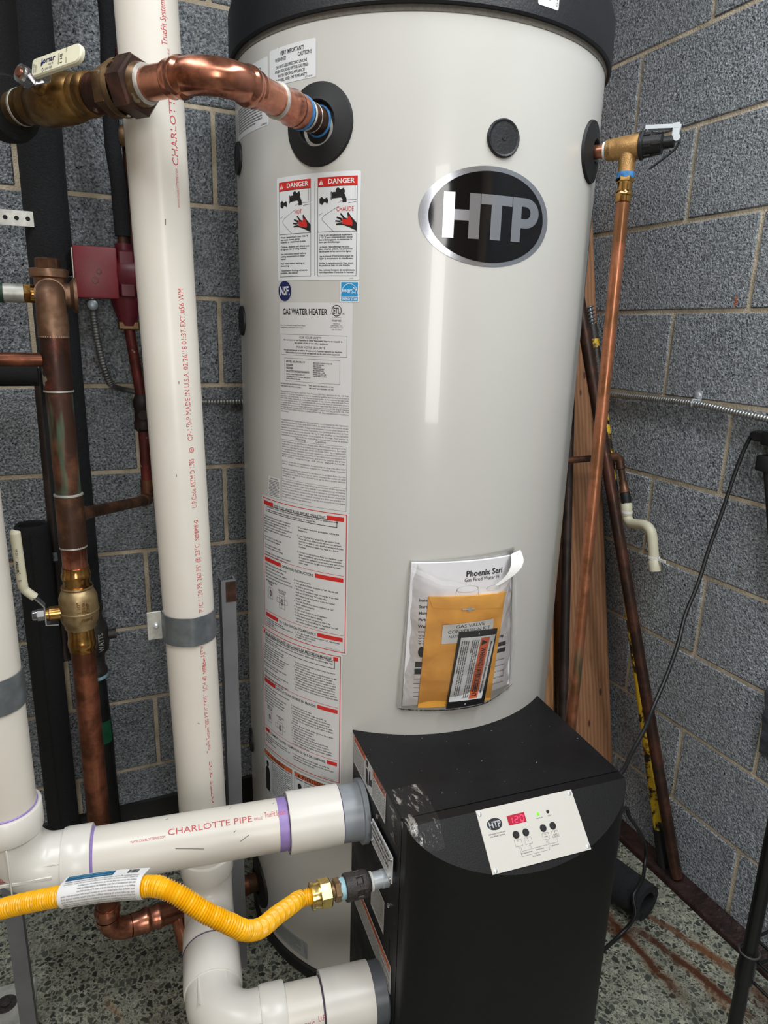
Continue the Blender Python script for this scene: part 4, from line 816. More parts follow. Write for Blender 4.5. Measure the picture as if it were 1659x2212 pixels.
m = MB(); rect(m, PQ, .0395, .003, .0575, .123, .0006, 4, 6); m.build('orange_band', M['orange_print'], fc_, smooth=0)
m = MB(); poly(m, TQ, [(.007, .0425), (.018, .0425), (.0125, .0545)], .0009); text(m, TQ, 'WARNING / AVERTISSEMENT', .023, .0440, .0095, .096, 1, 'l', .0009)
text(m, TQ, 'Mounting Instructions / Instructions de montage', .012, .0610, .0040, .102, 1, 'l', .0009)
for i, s in enumerate(('Vent Termination Must Be 1 Foot Above Maximum Snow Level. Place This', 'Warning Plate Over The Vent Termination Where It Can Be Visible To Prevent', 'Possible Blockage By Snow Or Vegetation. Failure To Do So May Cause Serious', 'Injury Or Death.', '', 'Terminaison de ventilation doit être de 1 Pied du niveau maximum de', 'neige. Placez cette plaque visible sur la terminaison de ventilation pour', 'éviter tout blocage par la neige ou la végétation. Ne pas le faire peut', 'causer des blessures graves ou mortelles.')):
    if s: text(m, TQ, s, .006, .0345-i*.0039, .0026, min(.114, width(s, 1)*.0026), 1, 'l', .0009)
m.build('lettering', M['ink'], fc_, smooth=0)
for a, z in ((-2.5, .8385), (-5.6, .7003)): MB().lathe([(0, .0016), (.0006, .0015)], TS.at(ar(a), z, .0193), rad(a), 12).build('plate_hole', M['galv_light'], wp)
# the pouch itself
pc = thing('document_pouch', 'clear plastic document pouch on the tank front holding the manual', 'pouch', TP(-6, .69, .002))
top = [(-23.3, .9766), (-19, .965), (-15, .952), (-12.2, .9473), (-8, .938), (-3, .931), (1.65, .927), (4.5, .934), (6.6, .958), (8.0, .989), (10.2, .979)]
def tz(a):
    for p, q in zip(top, top[1:]):
        if p[0] <= a <= q[0]: return p[1]+(q[1]-p[1])*(a-p[0])/(q[0]-p[0])
    return top[0][1] if a < top[0][0] else top[-1][1]
m = MB(); nu, nv = 26, 16; g = []
for j in range(nv+1):
    v = j/nv
    for i in range(nu+1):
        u = i/nu; at_ = -23.3+33.5*u; ab_ = -25.8+39.2*u; zb = .692+(.714-.692)*max(0, (u-.75)/.25)+.003*math.sin(5*u)
        a = ab_+(at_-ab_)*v; z = zb+(tz(at_)-zb)*v; h = .003+.0205*min(1, 6*u, 6*(1-u), 5*(v+.05))+.0016*math.sin(17*u+9*v)+.0012*math.sin(31*v-7*u)
        g.append(TS.at(ar(a), z, h))
k = nu+1; m.add(g, [(j*k+i, j*k+i+1, (j+1)*k+i+1, (j+1)*k+i) for j in range(nv) for i in range(nu)]); m.build('front_film', M['film'], pc, smooth=60)
m = MB(); g = [TS.at(ar(-25.9+39.4*i/20+(2.4-5.6*i/20)*j), .690+.288*j+(.016*max(0, i/20-.7) if j == 0 else .01*i/20*j), .0012) for j in (0, 1) for i in range(21)]; m.add(g, [(i, i+1, 22+i, 21+i) for i in range(20)]); m.build('back_film', M['film'], pc, smooth=60)
def ribbon(name, pts, wd, mat='film_edge'):
    m = MB(); g = []
    for a, z, h in pts: g += [TS.at(ar(a), z, h), TS.at(ar(a)+wd[0], z+wd[1], h+.002)]
    m.add(g, [(2*i, 2*i+1, 2*i+3, 2*i+2) for i in range(len(pts)-1)]); return m.build(name, M[mat], pc, smooth=60)
ribbon('rolled_edge', [(a, z-.003+.002*math.sin(3*a), .0255) for a, z in top], (0, -.008))
ribbon('side_edge', [(-23.4-2.4*t, .975-.283*t, .006+.012*math.sin(3*t)) for t in [i/10 for i in range(11)]], (.0075, .001))
ribbon('side_edge', [(10.2+2.9*t, .975-.258*t, .005+.010*math.sin(3*t)) for t in [i/10 for i in range(11)]], (-.006, .0))
ribbon('bottom_edge', [(-25.6+38*t, .6925+.018*max(0, (t-.7)/.3), .012+.01*math.sin(3.1*t)) for t in [i/14 for i in range(15)]], (0, .004))
m = MB(); g = []
for i in range(9):
    t = i/8; g += [TS.at(ar(6.3-4.8*t+2.2*math.sin(3.1*t)*.4), .982-.054*t, .020+.010*math.sin(3.1*t)), TS.at(ar(9.2-7.0*t+2.4*math.sin(3.1*t)), .9885-.0600*t+.003*math.sin(3.1*t), .024+.014*math.sin(3.1*t))]
m.add(g, [(2*i, 2*i+1, 2*i+3, 2*i+2) for i in range(8)]); m.build('folded_flap', M['white_plastic'], pc, smooth=60, label='curled film flap at the top right, its reflected light painted white')  # clear film fold; opaque white stands in for its reflection

# ------------------------------------------------------------------ white plastic vent pipes
RP, RH = .04445, .0515
def letters(S, rows, mat='red_ink'):
    m = MB()
    for s, x0, x1, y, cap, b in rows: text(m, S, s, x0, y, cap, x1-x0, b, 'l', .0004)
    return m
def ribs(mb, o, ax, ref, t0, t1, r, angs):
    x, y, a = V(ref).normalized(), V(ax).normalized().cross(V(ref)).normalized(), V(ax).normalized()
    for q in angs:
        d = x*math.cos(R(q))+y*math.sin(R(q)); mb.box(V(o)+a*(t0+t1)/2+d*r, (t1-t0, .0016, .0022), a, a.cross(d))
xE = (IN.x+.150)/math.cos(a8); CA = IN+VD*xE                         # corner of the intake elbow
it = thing('intake_pipe', 'white plastic vent pipe from the left edge, turning into the upper box collar', 'pipe', (CA.x, CA.y, CA.z-.05))
MB().cyl(CA+UP*.085, (CA.x, CA.y, 2.7), RP, 48).build('upright_pipe', M['pvc'], it)
MB().cyl(CA-VD*.085, IN+VD*.052, RP, 48).build('level_pipe', M['pvc'], it)
el = MB().tube([CA+UP*.080, CA+UP*.079]+bend(CA, -UP, -VD, .062, 12)+[CA-VD*.079, CA-VD*.080], .0478, 40)
el.lathe([(0, .0505), (.006, RH), (.042, RH), (.043, .0505), (.043, .0455)], CA+UP*.076, UP, 48).lathe([(0, .0505), (.006, RH), (.042, RH), (.043, .0505), (.043, .0455)], CA-VD*.076, -VD, 48)
ribs(el, CA-VD*.02, -VD, (0, -1, 0), .02, .055, .0480, (-35, 35)); el.box(CA-VD*.008+V((0, -.047, .010)), (.10, .006, .0025), -VD, (0, 0, 1), .0008); el.box(CA+UP*.03+V((0, -.0485, 0)), (.0025, .006, .09), (1, 0, 0), (0, 1, 0), .0008)
eo = el.build('elbow', M['pvc_fit'], it, smooth=45)
MB().lathe([(0, .0452), (.0022, .0462), (.0034, .0449)], CA+UP*.119, UP, 40).lathe([(0, .0452), (.0026, .0460), (.0042, .0448)], CA-VD*.119, -VD, 40).each('primer_ring', M['purple'], it, label='purple primer ring')
cpl = MB().lathe([(.046, .0492), (.047, .0530), (.139, .0530), (.140, .0522), (.140, .0456), (.125, .0450)], IN, VD, 48, False); cpl.build('coupling', M['pvc_fit'], it)
MB().lathe([(.0450, .0500), (.0472, .0515)], IN, VD, 40, False).lathe([(.1385, .0446), (.1405, .0505)], IN, VD, 40, False).lathe([(.140, .0447), (.147, .0446), (.1485, .0445)], IN, VD, 40, False).each('primer_ring', M['purple_dark'], it, label='dark purple primer ring')
MB().lathe([(.141, .04485), (.158, .0448)], IN, VD, 40, False).build('primer_smear', M['purple'], it, label='lilac primer smear on the pipe')
ref = V((0, -math.cos(R(54)), math.sin(R(54)))); ref = (ref-VD*ref.dot(VD)).normalized()
PSU = Round(IN, -VD, ref, RP, True)
m = letters(PSU, [('WWW.CHARLOTTEPIPE.COM', -.400, -.345, -.003, .0038, 0), ('CHARLOTTE PIPE', -.342, -.203, .0, .0098, 0), ('®PLUC', -.200, -.185, .001, .0042, 0), ('TrueFit System 7', -.182, -.140, .003, .0085, 0)]); m.build('pipe_lettering', M['red_ink'], it, smooth=0)
AS = Round((CA.x, CA.y, 0), (0, 0, 1), (math.sin(R(-14)), -math.cos(R(-14)), 0), RP, True)
letters(AS, [('PVC 1120 PR 260 PSI @ 23°C NSF', .52, .80, -.004, .0085, 0)]).build('pipe_lettering', M['red_ink'], it, smooth=0)

# the second vent: down the wall, forward, then right into the lower collar
def PB(z): return V((.1377+(1.9-z)/1.5*.0271, 1.188, z))
xl = (EX.x-.130)/math.cos(a8); C2 = EX+VD*xl; C1 = V((PB(.226).x, 1.188, .226)); F1 = (C2-C1).normalized()
ex = thing('exhaust_pipe', 'tall white plastic vent pipe standing left of the tank, bending into the lower box collar', 'pipe', (C1.x, C1.y, .17))
MB().cyl(C1+UP*.07, PB(2.7), RP, 48).build('upright_pipe', M['pvc'], ex)
def elbow(c, d1, d2, l1=.040, l2=.040):
    e = MB().tube([c+d1*.080, c+d1*.079]+bend(c, -d1, d2, .062, 12)+[c+d2*.079, c+d2*.080], .0478, 40)
    for d, l in ((d1, l1), (d2, l2)): e.lathe([(0, .0500), (.006, RH), (l, RH), (l+.002, .0505), (l+.002, .0455)], c+d*.074, d, 48)
    return e
e = elbow(C1, UP, F1, .040, .049); ribs(e, C1, UP, F1, .03, .075, .0482, (-40, 40)); e.build('elbow', M['pvc_fit'], ex, smooth=45, label='upper of the two white elbows')
e = elbow(C2, -F1, -VD, (C1-C2).length-.128-.076); ribs(e, C2, -VD, (0, -1, .3), .02, .07, .0482, (-30, 30)); ribs(e, C2, -F1, UP, .02, .07, .0482, (-30, 30)); e.build('elbow', M['pvc_fit'], ex, smooth=45, label='lower white elbow in the foreground')
MB().lathe([(0, .0456), (.002, .0524), (.004, .0456)], C1+F1*.126, F1, 40).build('primer_ring', M['purple_dark'], ex, label='thin dark primer ring between the elbows')
MB().cyl(C2-VD*.08, EX+VD*.03, RP, 48).build('level_pipe', M['pvc'], ex)
MB().lathe([(.022, .0492), (.023, .0530), (.108, .0530), (.109, .0522), (.109, .0456), (.1, .045)], EX, VD, 48, False).build('coupling', M['pvc_fit'], ex)
MB().lathe([(.108, .0450), (.1095, .0505)], EX, VD, 40, False).lathe([(.109, .0449), (.1115, .0447)], EX, VD, 40, False).each('primer_ring', M['purple_dark'], ex, label='dark purple primer ring')
rf = V((0, -math.cos(R(20)), math.sin(R(20)))); rf = (rf-VD*rf.dot(VD)).normalized()
letters(Round(EX, -VD, rf, RP, True), [('NSF-PW-G', -.158, -.128, -.004, .0085, 0), ('U.P', -.122, -.110, .002, .0085, 0)]).build('pipe_lettering', M['red_ink'], ex, smooth=0)
ax_ = (PB(2)-PB(1)).normalized(); o0 = PB(0)
BSf = Round(o0, ax_, (math.sin(R(33.5-7.2)), -math.cos(R(33.5-7.2)), 0), RP, True)
rows = [('TrueFit System 7300', 1.7437, 1.8205, -.001, .0090, 0), ('® PLUC', 1.7297, 1.7413, -.004, .0035, 0), ('CHARLOTTE PIPE', 1.588, 1.7202, -.007, .0100, 0), ('WWW.CHARLOTTEPIPE.COM', 1.5307, 1.5849, -.005, .0038, 0),
        ('CP-110-P MADE IN U.S.A. 02/26/18 01:37-EXT.#56 WM', 1.1776, 1.4153, -.001, .0088, 0), ('U.P.Code ASTM D 1785', 1.0641, 1.1482, -.001, .0088, 0), ('NSF®PW-G', 1.007, 1.0428, -.001, .0072, 1), ('PVC 1120 PR 260 PSI @ 23°C', .875, 1.0009, -.001, .0088, 0),
        ('ASTM D', .7884, .8214, .001, .0088, 0), ('NSF®dwv', .7565, .7881, .001, .0070, 1), ('SCH 40', .7222, .7516, .001, .0088, 0), ('TrueFit System7300 3"PVC TYPE I', .5945, .7168, .001, .0090, 0), ('® PLUC', .580, .592, -.004, .0035, 0), ('CHARLOTTE PIPE', .4181, .5763, -.003, .0105, 0)]
m = letters(BSf, rows); ell(m, BSf, 1.1625, .002, .0045, .0045, .0004, 18, 1, .75); text(m, BSf, 'pw', 1.1600, .0008, .0030, None, 1, 'l', .0004); m.build('pipe_lettering', M['red_ink'], ex, smooth=0)

# ------------------------------------------------------------------ posts and straps that hold the two vents
def post(name, x, y, z1, label, w=.027, chip=False):
    p = thing(name, label, 'post', (x, y, 0), 'steel posts beside the white vent pipes'); m = MB()
    m.box((x, y-w/2+.0015, z1/2), (w, .003, z1)).box((x-w/2+.0015, y+.001, z1/2), (.003, w, z1)).box((x+w/2-.0015, y+.001, z1/2), (.003, w, z1)); m.build('channel', M['steel_grey'], p, smooth=0)
    return p
p1 = post('steel_post', .2335, 1.222, .905, 'grey steel channel post right of the tall white vent pipe')
MB().box((.2335+.004, 1.222-.0137, .882), (.0185, .0012, .040)).build('rust_patch', M['copper_dark'], p1, smooth=0, label='rust patch at the top')
p2 = post('steel_post', -.178, 1.218, .90, 'grey steel post standing on the light floor plate at bottom left')
MB().box((-.30, 1.27, .004), (.255, .17, .008), ch=.0035).build('floor_plate', M['galv_light'], p2, label='light floor plate with a round bolt hole')
MB().lathe([(.0075, .021), (.0087, .021), (.0091, .006), (.0122, .0095), (.0126, 0)], (-.2275, 1.306, 0), UP, 20).build('floor_bolt', M['iron'], p2)
def strap(name, label, c, post_x, side, z0, z1, tab):
    s = thing(name, label, 'clamp', (c.x, c.y, z0), 'strap clamps round the white vent pipes'); m = MB(); r0 = RP+.0012; g = []
    angs = [i*6 for i in range(-17, 18)]
    for q in angs:
        d = V((math.sin(R(q)), -math.cos(R(q)), 0)); k = 1+.045*max(0, 1-abs(q)/16)
        for z in (z0, z1):
            for r in (r0, r0+.0016): g.append(c+d*r*k+V((0, 0, z-c.z)))
    m.add(g, sum([[(4*i, 4*i+2, 4*i+6, 4*i+4), (4*i+1, 4*i+5, 4*i+7, 4*i+3), (4*i, 4*i+4, 4*i+5, 4*i+1), (4*i+2, 4*i+3, 4*i+7, 4*i+6)] for i in range(len(angs)-1)], []))
    m.build('band', M['galv'], s, smooth=30)
    m = MB(); m.box(c+V((-RP-.012, .006, (z0+z1)/2-c.z)), (.030, .0018, z1-z0), ch=.0008); lt = m.build('tab', M['galv_light'], s, smooth=0)
    m = MB(); m.lathe([(0, .0052), (.003, .0050), (.005, .0025)], c+V((-RP-.012, .005, (z0+z1)/2-c.z)), (0, -1, 0), 6); m.build('bolt', M['zinc'], lt)
    return s
strap('pipe_clamp', 'galvanized strap clamp round the tall white pipe left of the tank', PB(.842), .2335, 1, .815, .868, 1)
sa = strap('pipe_clamp', 'galvanized strap clamp round the white pipe at the left edge', V((CA.x, CA.y, .83)), -.178, -1, .803, .858, 1)

# ------------------------------------------------------------------ yellow gas connector
GO = BP(SL, .481, .4745); GD = -Sd
gc = thing('gas_connector', 'yellow corrugated gas hose running to the burner box', 'gas hose', (.11, .83, .50))
pts = [GO+GD*.128, GO+GD*.150, V((.2430, .8365, .5085)), V((.2077, .7968, .538)), V((.1761, .7614, .5621)), V((.1516, .7446, .5834)), V((.131, .7428, .6038)), V((.0991, .7527, .6275)), V((.0723, .7656, .6498)), V((.053, .777, .659)), V((.037, .7893, .6569)), V((-.0116, .8189, .644)), V((-.0613, .8433, .6309)), V((-.1067, .8698, .6127)), V((-.1468, .8938, .5937)), V((-.2026, .9274, .5639)), V((-.30, .985, .51))]
hp = resample(smooth_path(pts, 10), .00088)
MB().tube(hp, [.0122+.0013*math.sin(2*math.pi*i/4.2) for i in range(len(hp))], 18).build('hose', M['yellow'], gc, smooth=80)
def hexn(mb, o, ax, t0, t1, r, ch=.0015, rot=0):
    m2 = MB().lathe([(t0, r-ch), (t0+ch, r), (t1-ch, r), (t1, r-ch)], o, ax, 6); 
    if rot:
        a = V(ax).normalized(); mt = Matrix.Rotation(R(rot), 3, a); o_ = V(o); m2.v = [tuple(o_+mt @ (V(v)-o_)) for v in m2.v]
    mb.add(m2.v, m2.f); return mb
MB().lathe([(0, .0150), (.010, .0150), (.0102, .0140), (.026, .0140), (.0265, .0128)], GO, GD, 32).build('zinc_nipple', M['zinc'], gc)
MB().lathe([(.0262, .0138), (.0268, .0156), (.0300, .0156), (.0315, .0135)], GO, GD, 24).each('sealing_tape', M['ptfe'], gc)
m = MB().lathe([(.031, .0150), (.034, .0168), (.036, .0206), (.039, .0214), (.045, .0214), (.047, .0190), (.055, .0184), (.057, .0214), (.070, .0222), (.0735, .0216), (.0745, .0195)], GO, GD, 40)
for q in (0, 60, 120, 180, 240, 300): d = V((0, 0, 1))*math.cos(R(q))+GD.cross(V((0, 0, 1)))*math.sin(R(q)); m.box(GO+GD*.053+d*.0195, (.030, .010, .004), GD, GD.cross(d), .0012)
m.build('coupling', M['iron'], gc)
MB().lathe([(.0740, .0168), (.078, .0172), (.0835, .0160)], GO, GD, 28).each('sealing_tape', M['pale_tape'], gc, label='blue and white sealing tape')
m = hexn(MB(), GO, GD, .0815, .0925, .0185, .0015, 12); m.lathe([(.0925, .0135), (.0985, .0135)], GO, GD, 28); m.build('hex_adapter', M['brass_dull'], gc, label='small brownish hex adapter')
hexn(MB(), GO, GD, .0975, .1180, .0222, .002, 20).build('flare_nut', M['brass_nut'], gc, label='golden flare nut')
MB().lathe([(.117, .0200), (.121, .0190), (.1265, .0188), (.1272, .0212), (.1305, .0208), (.1310, .0185)], GO, GD, 32).build('end_collar', M['brass_nut'], gc)
# printed tag wrapped round the hose
tp = [p for p in hp if -.0665 < p.x < .0348]; tp = tp[::6]; tg = []; prof = [(-100+20*i) for i in range(9)]
for i, p in enumerate(tp):
    t_ = (tp[min(i+1, len(tp)-1)]-tp[max(i-1, 0)]).normalized(); n_ = (EYE-p); n_ = (n_-t_*n_.dot(t_)).normalized(); u_ = t_.cross(n_); u_ = u_ if u_.z > 0 else -u_
    row = [p+(n_*math.cos(R(q))+u_*math.sin(R(q)))*.0158 for q in prof]; tl = (-n_*math.sin(R(60))+u_*math.cos(R(60))); row += [row[-1]+tl*.007, row[-1]+tl*.015]; tg.append(row)
class Grid:
    def __init__(s, rows): s.r = rows; s.n = len(rows)-1; s.k = len(rows[0])-1
    def at(s, x, y, h=0):
        i = min(max(x*s.n, 0), s.n-1e-4); j = min(max(y*s.k, 0), s.k-1e-4); a, b = int(i), int(j); f, g = i-a, j-b; q = s.r
        p = (q[a][b]*(1-f)+q[a+1][b]*f)*(1-g)+(q[a][b+1]*(1-f)+q[a+1][b+1]*f)*g
        nn = (q[a+1][b]-q[a][b]).cross(q[a][b+1]-q[a][b]).normalized(); nn = nn if nn.dot(EYE-p) > 0 else -nn
        return p+nn*h
GT = Grid(tg); m = MB(); k = len(tg[0]); m.add(sum(tg, []), [(i*k+j, (i+1)*k+j, (i+1)*k+j+1, i*k+j+1) for i in range(len(tg)-1) for j in range(k-1)])
ht = m.build('hose_tag', M['white_print'], gc, smooth=60)
class Flip:
    def __init__(s, w, h): s.w = w; s.h = h
    def at(s, x, y, h=0): return GT.at(x/s.w, y/s.h, h)
FT = Flip(.112, .056); m = MB()
rect(m, FT, .045, .0475, .108, .0545, .0008, 10, 1); m.build('tag_band', M['teal_print'], ht, smooth=0)
m = MB(); fineprint(m, FT, .047, .0478, .0540, .058, .0024, .0034, 31, .0011); m.build('tag_band_text', M['teal_light'], ht, smooth=0)
m = MB(); barcode(m, FT, .012, .0485, .026, .0540, .0008, 5); fineprint(m, FT, .006, .006, .0455, .100, .0021, .0036, 30, .0008); m.build('tag_lettering', M['ink_soft'], ht, smooth=0)

# ------------------------------------------------------------------ hot outlet: nipple, press bend, union and ball valve
d = rad(-52); Wd = V((-.616, .788, 0)).normalized(); HP_ = V((TC.x+TR*d.x, TC.y+TR*d.y, 1.668)); HE = HP_+d*.23
hot = thing('hot_outlet_pipe', 'copper pipe from the upper tank port through a bend to a ball valve', 'pipe', HE)
MB().cyl(HP_-d*.03, HP_+d*.052, .0206, 40).build('nipple', M['copper_brown'], hot, label='brown weathered nipple')
MB().lathe([(-.004, .0208), (-.003, .0232), (.001, .0232), (.003, .0209)], HP_, d, 32, False).lathe([(.0435, .0207), (.0440, .0240), (.0480, .0244), (.0490, .021)], HP_, d, 36, False).each('sealing_tape', M['blue_tape'], hot)
MB().lathe([(.033, .0207), (.034, .0218), (.036, .0218), (.037, .0207)], HP_, d, 32, False).lathe([(.104, .0215), (.105, .0240), (.1075, .0240), (.1085, .0207)], HP_, d, 36, False).lathe([(.019, .0207), (.020, .0213), (.021, .0207)], HP_, d, 32, False).each('solder_ring', M['galv_light'], hot)
MB().lathe([(.050, .0208), (.051, .0236), (.060, .0238), (.063, .0232), (.066, .0246), (.073, .0250), (.077, .0236), (.084, .0228), (.104, .0230), (.106, .0207)], HP_, d, 44, False).build('press_coupling', M['copper_press'], hot)
MB().cyl(HP_+d*.103, HP_+d*.170, .0207, 40).build('pipe', M['copper'], hot)
m = MB().tube(bend(HE, d, Wd, .052, 16), .0226, 44)
for c_, dr in ((HE-d*.052, -d), (HE+Wd*.052, Wd)): m.lathe([(-.004, .0224), (0, .0228), (.003, .0250), (.009, .0256), (.013, .0246), (.016, .0228), (.020, .0226), (.024, .0236), (.027, .0230), (.0275, .0207)], c_, dr, 44, False)
m.build('press_bend', M['copper_press'], hot, smooth=50)
MB().cyl(HE+Wd*.070, HE+Wd*.122, .0207, 40).build('pipe', M['copper'], hot)
MB().lathe([(.120, .0208), (.121, .0245), (.124, .0258), (.134, .0285)], HE, Wd, 40, False).build('union_collar', M['brass_dull'], hot)
MB().lathe([(.1165, .0208), (.117, .0240), (.1205, .0246), (.1215, .0235)], HE, Wd, 36, False).each('solder_ring', M['galv_light'], hot)
uo = hexn(MB(), HE, Wd, .130, .160, .0375, .003, 8).build('union_nut', M['copper_dark'], hot, smooth=20, label='dark hex nut of the union')
uo2 = hexn(MB().lathe([(.158, .0352), (.166, .0360), (.172, .0340)], HE, Wd, 40, False), HE, Wd, .170, .192, .0350, .0025, 22); uo2.build('union_body', M['brass_dull'], hot, smooth=20)
MB().lathe([(.190, .0275), (.196, .0262), (.203, .0268), (.206, .0245), (.214, .0262), (.222, .0250), (.224, .0235)], HE, Wd, 40, False).build('union_tail', M['copper_patchy'], hot)
vb = MB().lathe([(.220, .0262), (.224, .0285), (.234, .0290), (.237, .0272), (.241, .0290), (.247, .0292), (.249, .0275), (.253, .0300), (.262, .0322), (.275, .0335), (.312, .0335), (.325, .0318), (.338, .0290), (.341, .0268), (.346, .0278), (.350, .0262), (.356, .0272), (.361, .0258), (.372, .0252), (.374, .0225)], HE, Wd, 48).build('valve_body', M['brass_old'], hot)
MB().lathe([(.371, .0240), (.373, .0258), (.377, .0256), (.379, .0228)], HE, Wd, 36, False).each('solder_ring', M['galv_light'], hot)
MB().cyl(HE+Wd*.372, HE+Wd*.445, .0228, 36).build('pipe', M['brass_dull'], hot, label='dull pipe end entering the foam insulation')
nq = V((-.788, -.616, 0)); sm = (nq*math.cos(R(14))+UP*math.sin(R(14))).normalized(); VC = HE+Wd*.288
hv = MB().lathe([(.028, .0125), (.040, .0120), (.041, .0085), (.047, .0085)], VC, sm, 28); hv.build('stem_boss', M['brass_old'], hot)
hx = Wd*-1; hy = sm.cross(hx); hy = hy if hy.z > 0 else -hy
hb = MB().box(VC+sm*.0475+hx*.012+hy*.002, (.055, .020, .0022), hx, hy, .0006).build('handle_bracket', M['chrome'], hot)
def rounded(x0, x1, y0, y1, r, n=5):
    o = []
    for cx, cy, a0 in ((x1-r, y1-r, 0), (x0+r*.5, y1-r*.5, 90), (x0+r*.5, y0+r*.5, 180), (x1-r, y0+r, 270)): o += [(cx+(r if cx > (x0+x1)/2 else r*.5)*math.cos(R(a0+90*i/n)), cy+(r if cx > (x0+x1)/2 else r*.5)*math.sin(R(a0+90*i/n))) for i in range(n+1)]
    return o
HO = VC+sm*.058+hy*.004; hxx = (hx+hy*.09).normalized(); hyy = sm.cross(hxx); hyy = hyy if hyy.z > 0 else -hyy
gp = MB(); o8 = rounded(.018, .114, -.0125, .0125, .0115)
ins = rounded(.0195, .1125, -.011, .011, .010)
for pts_, h_ in ((o8, -.002), (o8, .002), (ins, .0035)): pass
n_ = len(o8); gp.add([HO+hxx*p[0]+hyy*p[1]+sm*h_ for h_, P_ in ((-.004, ins), (-.0025, o8), (.002, o8), (.0036, ins)) for p in P_], [(j*n_+i, j*n_+(i+1) % n_, (j+1)*n_+(i+1) % n_, (j+1)*n_+i) for j in range(3) for i in range(n_)]+[tuple(range(n_-1, -1, -1)), tuple(range(3*n_, 4*n_))])
hg = gp.build('handle_grip', M['cream_grip'], hot, label='cream plastic grip of the valve handle')
HS = Plane(HO+sm*.0037, hxx, hyy)
if HS.n.dot(sm) < 0: HS = Plane(HO+sm*.0037, hxx, -hyy)
m = MB(); text(m, HS, 'Jomar', .038, .0005, .0070, .027, 1, 'l', .0003); ell(m, HS, .0395, .0012, .0022, .0022, .0003, 14); text(m, HS, 'VALVE', .052, -.0042, .0024, .010, 0, 'l', .0003)
m.build('grip_lettering', M['navy'], hg, smooth=0)
m = MB(); text(m, HS, 'LEAD FREE', .046, -.0093, .0030, .014, 0, 'l', .0003); ell(m, HS, .0415, -.0078, .0018, .0024, .0003, 14, 1, .7)
class Turn2:
    def __init__(s, q): s.q = q
    def at(s, x, y, h=0): return s.q.at(-y, x, h)
T2 = Turn2(HS); text(m, T2, '1 1/2', -.008, -.0790, .0042, .013, 1, 'l', .0003); text(m, T2, '600WOG', -.008, -.0735, .0024, .015, 0, 'l', .0003); text(m, T2, 'OPEN', .0045, -.0880, .0022, None, 0, 'l', .0003); text(m, T2, 'SHUT', -.0095, -.0880, .0022, None, 0, 'l', .0003); text(m, T2, 'NOT FOR', -.008, -.0245, .0022, .012, 0, 'l', .0003); text(m, T2, 'STEAM', -.008, -.0285, .0022, .010, 0, 'l', .0003)
m.build('grip_small_lettering', M['ink_soft'], hg, smooth=0)
m = MB(); hexn(m, VC, sm, .048, .062, .0125, .0012, 10); m.lathe([(.062, .0125), (.066, .0118), (.067, .0085), (.0655, .006)], VC, sm, 24); nb = m.build('stem_nut', M['chrome'], hot)
MB().lathe([(.0650, .0062), (.0690, .0058), (.0695, .0)], VC, sm, 18).build('stem_tip', M['copper'], nb)

# ------------------------------------------------------------------ relief valve and its drain
dR = rad(35.7); RPt = V((TC.x+TR*dR.x, TC.y+TR*dR.y, 1.6655)); dR2 = (dR+UP*.035).normalized()
rv = thing('relief_valve', 'brass relief valve with a black bonnet and bare copper drain pipe, right of the tank', 'valve', RPt)
MB().cyl(RPt-dR2*.03, RPt+dR2*.024, .0112, 28).build('nipple', M['copper'], rv)
MB().lathe([(.0205, .0115), (.0212, .0140), (.0250, .0142), (.0258, .0118)], RPt, dR2, 28, False).each('sealing_tape', M['ptfe'], rv)
TEE = RPt+dR2*.062; DD = (V((.8700, .9790, 1.40))-V((.8849, .9967, 1.60))).normalized()
m = MB().lathe([(.0245, .0130), (.0262, .0160), (.0360, .0172), (.045, .0175), (.0465, .0186), (.079, .0192), (.081, .0185)], RPt, dR2, 40); m.tube([TEE, TEE+DD*.022, TEE+DD*.028, TEE+DD*.042], [.0150, .0142, .0138, .0134], 32)
rb = m.build('valve_body', M['brass_rough'], rv, smooth=40)
vv = (EYE-TEE); vv = (vv-DD*vv.dot(DD)).normalized(); AS_ = Plane(TEE+DD*.026+vv*.0142, DD.cross(vv)*1, -DD)
m = MB(); stroke(m, AS_, [(-.0045, .0045), (0, .0025), (.0045, .0045), (.0040, -.0015), (.0052, -.0020), (0, -.0065), (-.0052, -.0020), (-.0040, -.0015), (-.0045, .0045)], .0007, .0006); m.build('cast_arrow', M['brass_dull'], rb, smooth=0)
vr = (EYE-RPt); vr = (vr-dR2*vr.dot(dR2)).normalized(); cs_ = Round(RPt, dR2, vr, .0165, False)
m = MB(); T3 = Turn2(Round(RPt, dR2, vr, .0172, False))
text(m, T3, 'TEMP', .0285, -.015, .0032, .012, 1, 'l', .0004) if False else text(m, Round(RPt, dR2, vr, .0172), 'LEADLESS', -.0130, .0290, .0042, .022, 1, 'l', .0004); m.build('cast_lettering', M['brass_body'], rb, smooth=0)
m = MB().lathe([(.0800, .0195), (.0815, .0222), (.0850, .0222), (.0870, .0205), (.088, .0190), (.096, .0184), (.1150, .0165), (.1165, .0125), (.118, .0098), (.133, .0092), (.134, .008)], RPt, dR2, 40)
for q in range(0, 360, 60): dq = vr*math.cos(R(q))+dR2.cross(vr)*math.sin(R(q)); m.box(RPt+dR2*.093+dq*.0190, (.012, .007, .003), dR2, dR2.cross(dq), .0008); m.box(RPt+dR2*.108+dq*.0170, (.014, .003, .003), dR2, dR2.cross(dq), .0006)
m.build('bonnet', M['black_plastic'], rv)
up2 = (UP-dR2*UP.dot(dR2)).normalized(); sd2 = dR2.cross(up2)
LV = RPt+dR2*.138; m = MB(); m.box(LV+up2*.0255-dR2*.0240, (.052, .013, .0016), (dR2-up2*.10), sd2); 
